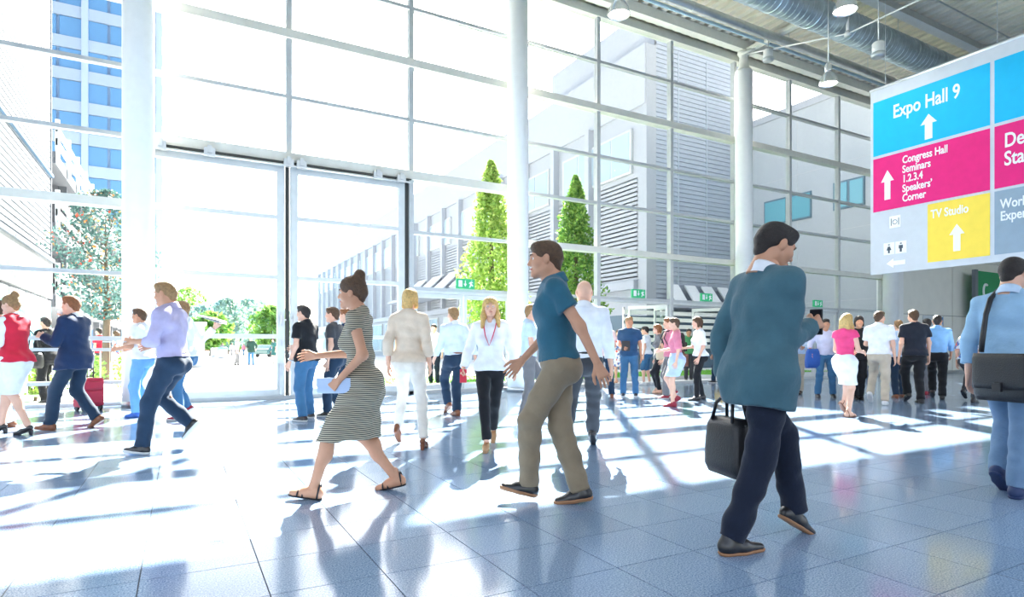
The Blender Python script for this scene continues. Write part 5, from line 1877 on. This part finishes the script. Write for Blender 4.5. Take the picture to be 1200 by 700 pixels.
# red suitcase
p = ground(104, 481)
sc_ = frame_empty('suitcase', p, math.radians(40), 'red wheeled suitcase with a black handle behind the man in the navy blazer', 'suitcase')
REDS = pmat('suitcase_red', (.42, .01, .04), .5, bump=.3, bscale=90)
bevel(MB().box(-.20, .20, -.12, .12, .06, .56).build('shell', REDS, sc_), .04, 3)
bevel(MB().box(-.16, .16, -.155, -.12, .12, .34).build('front_pocket', REDS, sc_), .015, 2)
bevel(MB().box(-.16, .16, -.145, -.12, .37, .50).build('top_pocket', REDS, sc_), .012, 2)
for x in (-.14, .14):
    MB().tube([(x, .09, .54), (x, .09, 1.02)], .011, 8).build('handle_rod', BLACK, sc_, True)
    for y in (-.09, .09):
        MB().tube([(x - .018, y, .045), (x + .018, y, .045)], .045, 14).build('wheel', BLACK, sc_)
MB().tube([(-.15, .09, 1.02), (.15, .09, 1.02)], .016, 8).build('handle_grip', BLACK, sc_, True)
MB().tube([(-.07, -.02, .56), (-.06, -.02, .59), (.06, -.02, .59), (.07, -.02, .56)], .01, 8).build('carry_handle', BLACK, sc_, True)

# shoulder bag behind the navy blazer
Bb = PEOPLE['blackbag']
p = to_world(Bb, np.array((-.30, -.02, 1.02)))
b2 = frame_empty('shoulder_bag', p, Bb['rz'] + math.pi / 2, 'black shoulder bag of the person behind the navy blazer', 'bag')
soft_box(.36, .16, .30, bulge=.1, taper=.9).build('body', LEATHER, b2, True)
MB().tube([(-.14, 0, -.02), (-.08, 0, .28), (0, .07, .44), (.08, 0, .28), (.14, 0, -.02)], .012, 8).build('strap', LEATHER, b2, True)
Rv = PEOPLE['redvest']
p = palm(Rv, 1)
b3 = frame_empty('handbag', p, Rv['rz'] + math.pi / 2, 'black handbag held by the woman in the red waistcoat', 'bag')
soft_box(.30, .12, .26, bulge=.05, taper=.85).build('body', LEATHER, b3, True, (0, 0, -.10))
MB().tube([(-.09, 0, -.12), (-.06, 0, -.03), (0, 0, .0), (.06, 0, -.03), (.09, 0, -.12)], .009, 8).build('handle', LEATHER, b3, True)

# papers and cup
Bg = PEOPLE['burgundy']
p = palm(Bg, 1)
pp = frame_empty('newspaper', p, Bg['rz'] + math.pi / 2, 'folded white papers held up behind the man in lilac', 'paper')
for i, (dz_, a) in enumerate(((0, .42), (.02, .36), (.045, .30))):
    MB().poly([(-.08, -.14, dz_), (.36, -.14, dz_ + .36 * a), (.36, .14, dz_ + .36 * a), (-.08, .14, dz_)], .004, (0, 0, 1)).build('sheet', PRINTW, pp)
Lm = PEOPLE['lilac']
p = palm(Lm, 0)
pp = frame_empty('brochure', p, Lm['rz'], 'white brochure in the hand of the man in lilac', 'paper')
MB().box(-.10, .10, -.02, .19, 0, .006).box(-.10, .10, -.02, .19, .008, .012).build('pages', PRINTW, pp)
Nv = PEOPLE['navyman']
p = palm(Nv, 1, .07)
cu = frame_empty('paper_cup', p, 0, 'white paper cup at the mouth of the man in the navy blazer', 'cup')
MB().lathe([(.028, -.05), (.040, .055), (.043, .06), (.040, .065)], 16).build('cup', PRINTW, cu, True)
MB().lathe([(.043, .06), (.043, .072), (.035, .076)], 16).build('lid', WHITE, cu, True)
# tablet of the navy polo man
Np = PEOPLE['navypolo']
p = palm(Np, 1, .10)
tb = frame_empty('tablet', p, Np['rz'], 'black tablet in the hand of the man in the navy polo', 'tablet')
bevel(MB().box(-.09, .09, -.008, .008, -.05, .17).build('body', BLACK, tb), .006, 2)
MB().box(-.08, .08, -.0095, -.008, -.04, .16).build('screen', pmat('screen_black', (.02, .02, .025), .08), tb)


def tote(key, i, label, mat, w=.30, h=.30, d=.10, name='tote_bag', rise=.16):
    P_ = PEOPLE[key]
    q = palm(P_, i)
    o = frame_empty(name, q, P_['rz'] + math.pi / 2, label, 'bag')
    soft_box(w, d, h, taper=.95).build('body', mat, o, True, (0, 0, -rise))
    for y in (-d * .3, d * .3):
        MB().tube([(-w * .25, y, -rise), (-w * .15, y * .3, -.03), (0, 0, .0), (w * .15, y * .3, -.03), (w * .25, y, -rise)], .007, 6).build('handle', mat, o, True)
    return o


tote('bluebag', 1, 'bright blue carrier bag held by the man in the blush shirt', pmat('bag_blue', (.02, .28, .72), .5), .30, .40, .10)
tote('out_yellow', 0, 'yellow carrier bag outside by the third column', pmat('bag_yellow', (.85, .55, .05), .5), .30, .34, .1)
tote('whitetop', 1, 'brown leather handbag of the woman in the white top', pmat('bag_brown', (.16, .06, .04), .45), .32, .26, .12, 'handbag', .10)
tote('blackwoman', 0, 'dark blue bag of the woman in black', pmat('bag_navy', (.03, .07, .2), .5), .28, .34, .1)
tote('sandman', 1, 'black document bag of the man in sand trousers', LEATHER, .30, .24, .08, 'document_bag', .05)
P_ = PEOPLE['darkwoman']
q = to_world(P_, np.array((-.27, -.03, 1.13)))
o = frame_empty('shoulder_bag', q, P_['rz'] + math.pi / 2, 'beige shoulder bag of the woman in black leggings', 'bag')
soft_box(.36, .14, .28, bulge=.12, taper=.85).build('body', pmat('bag_beige', (.55, .45, .30), .6), o, True)
MB().tube([(-.13, 0, -.02), (-.06, .02, .24), (0, .07, .36), (.06, .02, .24), (.13, 0, -.02)], .011, 8).build('strap', pmat('bag_beige', (.55, .45, .30), .6), o, True)
P_ = PEOPLE['backpack']
q = to_world(P_, P_['T']((0, -.215, 1.42)))
o = frame_empty('backpack', q, P_['rz'], 'black backpack on the man in the rose shirt', 'backpack')
soft_box(.30, .19, .44, bulge=.08, taper=.8).build('body', BLACKC, o, True)
soft_box(.22, .06, .20, taper=.9).build('front_pocket', BLACKC, o, True, (0, -.11, -.20))
for x in (-.09, .09):
    MB().tube([(x, .07, -.03), (x, .16, .05), (x, .32, .03), (x * 1.1, .375, -.12), (x * 1.3, .25, -.35), (x * 1.2, .09, -.40)], .015, 6).build('strap', BLACK, o, True)
P_ = PEOPLE['bluejacket']
q = to_world(P_, np.array((.27, .08, 1.08)))
o = frame_empty('folded_jacket', q, P_['rz'] + .3, 'blue jacket draped over the arm of the bearded man', 'jacket')
soft_box(.30, .16, .42, bulge=.12, taper=.75).build('cloth', cloth('royal_blue', (.03, .10, .38)), o, True)
# wrist watch, worn
Bp = PEOPLE['blackpolo']
wr_, fr, d = Bp['hands'][0]
cc = wr_ - d * .03
ring = [(cc + fr[:, 0] * .034 * math.cos(t_) + fr[:, 1] * .038 * math.sin(t_)) * Bp['S'] for t_ in np.linspace(0, 2 * math.pi, 17)[:-1]]
MB().tube(ring, .009, 6, closed=True).build('wrist_watch', STEEL, Bp['o'], True)
